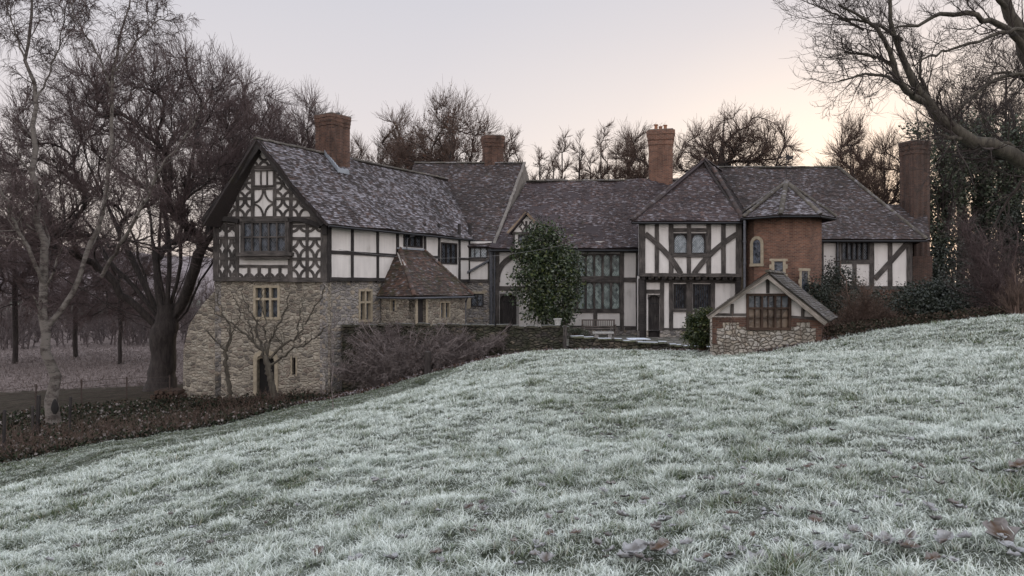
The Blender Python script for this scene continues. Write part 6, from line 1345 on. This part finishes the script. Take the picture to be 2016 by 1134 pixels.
# ================================================================== frosted grass
rg = np.random.default_rng(91)
def vnoise(x, y, s, seed=0):
    """Smooth value noise for clumping."""
    x = x*s+seed*17.3; y = y*s-seed*9.1; xi, yi = np.floor(x), np.floor(y); fx, fy = x-xi, y-yi; fx = fx*fx*(3-2*fx); fy = fy*fy*(3-2*fy)
    def h(a, b): q = np.sin(a*127.1+b*311.7+seed*74.7)*43758.5453; return q-np.floor(q)
    return (h(xi, yi)*(1-fx)+h(xi+1, yi)*fx)*(1-fy)+(h(xi, yi+1)*(1-fx)+h(xi+1, yi+1)*fx)*fy
def blades(n, r0, r1, a0, a1, pw, seg=3):
    u = rg.uniform(0, 1, n); e = 2-pw; r = (r0**e+(r1**e-r0**e)*u)**(1/e); a = np.radians(rg.uniform(a0, a1, n)); x, y = r*np.sin(a), r*np.cos(a)
    cf = lambda a, b: .20*vnoise(a, b, 1.3, 1)+.35*vnoise(a, b, 3.9, 2)+.45*vnoise(a, b, 9.5, 4); cl = cf(x, y); fine = vnoise(x, y, 9, 3); cl2 = np.clip((cl-.36)/.34, 0, 1); gxn, gyn = cf(x+.03, y)-cl, cf(x, y+.03)-cl
    # pull blades towards tussock centres
    x = x+rg.normal(0, .02, n); y = y+rg.normal(0, .02, n)
    edge = verge(x)-y; ok = (edge > -.5+rg.uniform(-.4, .4, n)) & (rg.uniform(0, 1, n) < .35+.75*np.clip(cl*1.3, 0, 1))
    x, y, cl, cl2, fine, r, gxn, gyn = [q[ok] for q in (x, y, cl, cl2, fine, r, gxn, gyn)]; n = len(x); z = height(x, y)+cl2**1.3*.03
    lod = np.maximum(1, r/6.0)
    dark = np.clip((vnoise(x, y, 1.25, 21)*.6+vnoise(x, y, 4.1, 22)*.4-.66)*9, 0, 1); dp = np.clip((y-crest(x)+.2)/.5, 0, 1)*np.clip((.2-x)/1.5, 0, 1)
    H = (.022+.060*cl2**1.3*rg.uniform(.4, 1.4, n)+.010*fine+.05*dark*rg.uniform(.4, 1.2, n))*(1-.45*dp)*rg.uniform(.6, 1.25, n)*(1+.15*np.minimum(lod-1, 2)); W = .0029*lod*rg.uniform(.7, 1.3, n)
    th = np.arctan2(-gyn, -gxn)+rg.normal(0, 1.5, n); lean = rg.uniform(.25, 1.35, n); d = np.stack([np.cos(th), np.sin(th), 0*th], -1); s = np.stack([-np.sin(th), np.cos(th), 0*th], -1)
    tw = rg.uniform(-1.2, 1.2, n); s = s*np.cos(tw)[:, None]+d*np.sin(tw)[:, None]
    base = np.stack([x, y, z-.01], -1); V = []; t = np.linspace(0, 1, seg+1)
    for k in range(seg+1):
        c = base+d*(H*lean*t[k]**1.7)[:, None]+np.array([0, 0, 1])*(H*(t[k]-.38*lean*t[k]**2.2))[:, None]; w = (W*(1-.82*t[k]**1.5))[:, None]*s
        V += [c-w, c+w]
    V = np.stack(V, 1); k = np.arange(seg)[None, :, None]*2; Fc = ((np.arange(n)*(2*seg+2))[:, None, None]+k+np.array([[[0, 1, 3, 2]]])).reshape(-1, 4)
    # frost: heavier on tips and on exposed short turf; tall tussocks stay greener, the dip beyond the crest too, its dimmer light also put into the blade colour
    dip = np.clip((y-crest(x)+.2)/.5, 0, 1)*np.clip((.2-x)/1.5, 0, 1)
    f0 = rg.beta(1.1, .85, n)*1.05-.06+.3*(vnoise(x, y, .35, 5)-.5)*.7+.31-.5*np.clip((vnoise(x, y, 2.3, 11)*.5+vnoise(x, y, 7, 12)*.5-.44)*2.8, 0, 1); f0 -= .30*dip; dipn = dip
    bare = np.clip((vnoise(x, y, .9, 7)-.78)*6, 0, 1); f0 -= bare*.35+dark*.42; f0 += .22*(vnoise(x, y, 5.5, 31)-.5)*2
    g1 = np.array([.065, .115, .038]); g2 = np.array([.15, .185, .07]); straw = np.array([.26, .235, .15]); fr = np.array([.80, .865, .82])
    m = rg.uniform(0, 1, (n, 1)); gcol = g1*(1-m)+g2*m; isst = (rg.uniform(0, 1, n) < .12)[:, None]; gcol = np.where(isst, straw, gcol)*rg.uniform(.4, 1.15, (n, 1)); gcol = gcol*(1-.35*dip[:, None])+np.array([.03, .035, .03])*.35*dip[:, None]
    cols = []
    for k in range(seg+1):
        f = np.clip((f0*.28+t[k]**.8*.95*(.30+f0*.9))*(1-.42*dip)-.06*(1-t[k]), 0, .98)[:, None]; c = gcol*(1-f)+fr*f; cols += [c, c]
    return V.reshape(-1, 3), Fc, np.stack(cols, 1).reshape(-1, 3)
GM = mat_attr('grass_blades', .7, .3, .15)
NG = 1.6
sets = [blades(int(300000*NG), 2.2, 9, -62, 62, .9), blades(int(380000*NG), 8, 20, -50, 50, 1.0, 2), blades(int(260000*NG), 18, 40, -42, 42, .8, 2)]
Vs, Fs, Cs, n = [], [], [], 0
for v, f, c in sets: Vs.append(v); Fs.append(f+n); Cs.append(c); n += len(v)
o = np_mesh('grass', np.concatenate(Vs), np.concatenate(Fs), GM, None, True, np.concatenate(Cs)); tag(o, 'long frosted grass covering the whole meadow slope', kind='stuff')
print('grass faces', len(o.data.polygons))

# ------------------------------------------------------------------ fallen leaves
rr = random.Random(5)
def leaf_mesh(seed, curl, lobes):
    r_ = random.Random(seed); nu, nv = 8, 6; V = []; Fc = []
    for i in range(nu+1):
        u = i/nu; w = math.sin(math.pi*min(1, u*.92+.04))**.7*.42*(1+.28*math.sin(u*lobes*math.pi))
        for j in range(nv+1):
            v = j/nv*2-1; x = (u-.5); y = v*w; z = curl*.55*(v*v)*w+curl*.10*((u-.5)*2)**2+.05*math.sin(9*u+seed)*math.cos(6*v+seed)+.03*math.sin(17*u+seed*2+v*5)+r_.uniform(-.02, .02); V.append((x, y, z))
    for i in range(nu):
        for j in range(nv): a = i*(nv+1)+j; Fc.append((a, a+1, a+nv+2, a+nv+1))
    V = np.array(V); c = np.array([(.085, .055, .036), (.105, .085, .068), (.06, .042, .031), (.14, .135, .13)][seed % 4]); e = np.clip(np.abs(V[:, 1])*3.2+np.abs(V[:, 0])*1.3-.35+rg.uniform(-.25, .25, len(V)), 0, 1)[:, None]*(.85 if seed % 2 else .45)
    col = c*(1-e)+np.array([.42, .435, .45])*e; k = len(V); V2 = np.concatenate([V, V-np.array([0, 0, .012])]); F2 = np.array(Fc+[tuple(q+k for q in f[::-1]) for f in Fc])
    me = np_mesh('fallen_leaf', V2, F2, DEADM, None, True, np.concatenate([col, col*.8])); return me
protos = [leaf_mesh(i, .5+.35*(i % 3), 3+i % 3) for i in range(8)]
KL = ['brown curled dead leaf without much frost lying in the grass', 'pale frost-edged dead leaf lying in the grass', 'small brown dead leaf half sunk in the grass', 'greyish white crumpled frosted leaf lying in the grass']
def g_px(a, b):
    """Where the sight line through a photo point meets the ground."""
    Y = 2.5
    while Y < 30:
        z = hz((a-CX)/F*Y, Y)
        if z > (HY-b)/F*Y: return Y
        Y += .04
    return Y
big = [(1970, 1078, .17, 0, 'largest brown leaf, curled like a shell, near the lower right corner'), (1250, 1108, .17, 3, None), (1230, 1120, .15, 1, None), (960, 1030, .11, 3, None), (1170, 1012, .09, 3, None), (1200, 1108, .14, 3, None), (1300, 1100, .14, 0, None), (1490, 1125, .17, 3, None), (1620, 1105, .15, 3, None), (1660, 1110, .15, 1, None), (1850, 970, .14, 0, None), (1740, 1090, .12, 1, None), (1790, 1100, .12, 0, None),
       (1860, 1090, .14, 3, None), (1830, 1020, .12, 3, None), (1875, 1015, .12, 0, None), (1990, 1110, .15, 3, None), (1680, 1070, .10, 1, None), (1600, 1030, .11, 0, None), (1535, 1020, .08, 2, None), (1310, 1045, .11, 3, None), (1290, 1065, .12, 0, None), (1340, 1030, .10, 0, None), (1225, 1035, .10, 1, None), (1280, 1100, .11, 1, None), (1135, 1045, .08, 1, None), (950, 1020, .10, 1, None), (790, 1080, .12, 1, None), (700, 1120, .13, 3, None), (860, 1110, .12, 0, None), (770, 1120, .13, 3, None),
       (625, 1105, .12, 0, None), (985, 895, .09, 0, None), (1155, 900, .08, 2, None), (1185, 865, .07, 2, None), (740, 960, .09, 1, None), (735, 955, .08, 3, None), (1075, 1125, .12, 1, None), (1030, 915, .10, 2, None), (1465, 925, .09, 3, None), (1615, 920, .09, 2, None), (1590, 935, .09, 0, None), (2005, 935, .14, 0, None), (1990, 950, .13, 3, None), (1925, 945, .12, 0, None), (1900, 920, .10, 2, None), (1740, 905, .08, 2, None), (1660, 935, .08, 0, None), (150, 1090, .10, 2, None), (165, 985, .09, 2, None), (225, 1060, .08, 0, None), (95, 1118, .11, 1, None)]
used = set()
def place(Y, x, sc, kind, label):
    k = [q for q in range(8) if q % 4 == kind]; k = rr.choice(k); o = protos[k]
    if k in used: o = o.copy(); C.objects.link(o)
    used.add(k); s = sc*rr.uniform(.6, .85)*(1.25 if label else 1); o.location = (x, Y, hz(x, Y)+.06); o.rotation_euler = (rr.uniform(-.35, .35), rr.uniform(-.35, .35), rr.uniform(0, 6.28)); o.scale = (s, s, s)
    tag(o, label or KL[kind], 'leaf'); 
    if not label: o['group'] = 'frosted fallen leaves on the meadow'
for a, b, s, kind, lb in big:
    Y = g_px(a, b); place(Y, (a-CX)/F*Y, s, kind, lb)
for i in range(210):
    a = rr.uniform(300, 2016) if rr.random() < .3 else rr.gauss(1500, 380); b = 1134-abs(rr.gauss(0, 130)) if i < 80 else rr.uniform(800, 1130); a = min(2050, max(10, a)); Y = g_px(a, b); place(Y, (a-CX)/F*Y, rr.uniform(.05, .11), rr.choice([0, 1, 2, 3, 3]), None)
for k in range(8):
    if k not in used: bpy.data.objects.remove(protos[k])
# ================================================================== sky, light, camera
AZ = math.atan2((1760-CX)/F, 1.0)      # the sun is about to rise behind the trees at right
w = bpy.data.worlds.new('World'); bpy.context.scene.world = w; w.use_nodes = True; nt = w.node_tree; bg = nt.nodes['Background']
sky = nt.nodes.new('ShaderNodeTexSky'); sky.sky_type = 'NISHITA'; sky.sun_disc = False; sky.sun_elevation = math.radians(2.0); sky.sun_rotation = AZ
sky.air_density = 1.2; sky.dust_density = 2.5; sky.ozone_density = 1.5
# thin high veil that evens out the dawn sky: pale lilac grey above, cream near the horizon, warmer towards the sun
tc_ = nt.nodes.new('ShaderNodeTexCoord'); nv = N(nt, 'ShaderNodeVectorMath', {0: tc_.outputs['Generated']}, operation='NORMALIZE').outputs[0]; sp = N(nt, 'ShaderNodeSeparateXYZ', {0: nv})
el = sp.outputs[2]
dt = N(nt, 'ShaderNodeVectorMath', {0: nv, 1: (math.sin(AZ), math.cos(AZ), .02)}, operation='DOT_PRODUCT').outputs['Value']
front = ramp(nt, el, [(0.0, (0.54, 0.46, 0.41)), (0.10, (0.53, 0.475, 0.45)), (0.2, (0.475, 0.44, 0.445)), (0.36, (0.40, 0.392, 0.422)), (0.7, (0.62, 0.66, 0.76)), (1.0, (0.74, 0.77, 0.86))])
back = ramp(nt, el, [(0.0, (0.80, 0.70, 0.67)), (0.2, (0.88, 0.80, 0.79)), (0.5, (0.82, 0.80, 0.84)), (1.0, (0.74, 0.77, 0.86))])   # the lit sky opposite the dawn
fb = ramp(nt, math_(nt, 'MULTIPLY', sp.outputs[1], 1.0), [(0.0, 1.0), (0.45, 0.0)])
veil = mixc(nt, fb, front, back)
glow = ramp(nt, dt, [(0.80, 0.0), (0.93, 0.35), (0.985, 0.85), (1.0, 1.0)])
low = ramp(nt, el, [(0.0, 1.0), (0.13, 0.9), (0.32, 0.25), (0.5, 0.0)])
g2 = math_(nt, 'MULTIPLY', math_(nt, 'MULTIPLY', glow, low), 0.85)
veil = mixc(nt, g2, veil, (0.80, 0.69, 0.555))
mixs = mixc(nt, 0.88, N(nt, 'ShaderNodeVectorMath', {0: sky.outputs[0], 'Scale': 0.10}, operation='SCALE').outputs[0], veil)
nt.links.new(mixs, bg.inputs['Color']); bg.inputs['Strength'].default_value = 1.0
sd = bpy.data.lights.new('sun', 'SUN'); sd.energy = 0.5; sd.angle = math.radians(12); sd.color = (1.0, 0.78, 0.55); so = bpy.data.objects.new('sun', sd); C.objects.link(so)
so.rotation_euler = (math.radians(90-3), 0, -AZ+math.pi); so.location = (20, 60, 20)
dirv = Vector((math.sin(AZ)*math.cos(math.radians(3)), math.cos(AZ)*math.cos(math.radians(3)), math.sin(math.radians(3)))); so.rotation_euler = dirv.to_track_quat('Z', 'Y').to_euler()
cd = bpy.data.cameras.new('camera'); cam = bpy.data.objects.new('camera', cd); C.objects.link(cam); cam.rotation_euler = (math.radians(90), 0, 0); cam.location = (0, 0, 0)
cd.sensor_width = 36; cd.lens = 36*F/2016; cd.shift_y = -2/2016; cd.clip_start = .1; cd.clip_end = 5000
sc = bpy.context.scene; sc.camera = cam; sc.view_settings.view_transform = 'Standard'; sc.view_settings.look = 'None'; sc.view_settings.exposure = 0.9; sc.view_settings.gamma = 1.0
sc.cycles.max_bounces = 5; sc.cycles.diffuse_bounces = 3; sc.cycles.glossy_bounces = 2; sc.cycles.transmission_bounces = 2; sc.cycles.transparent_max_bounces = 4
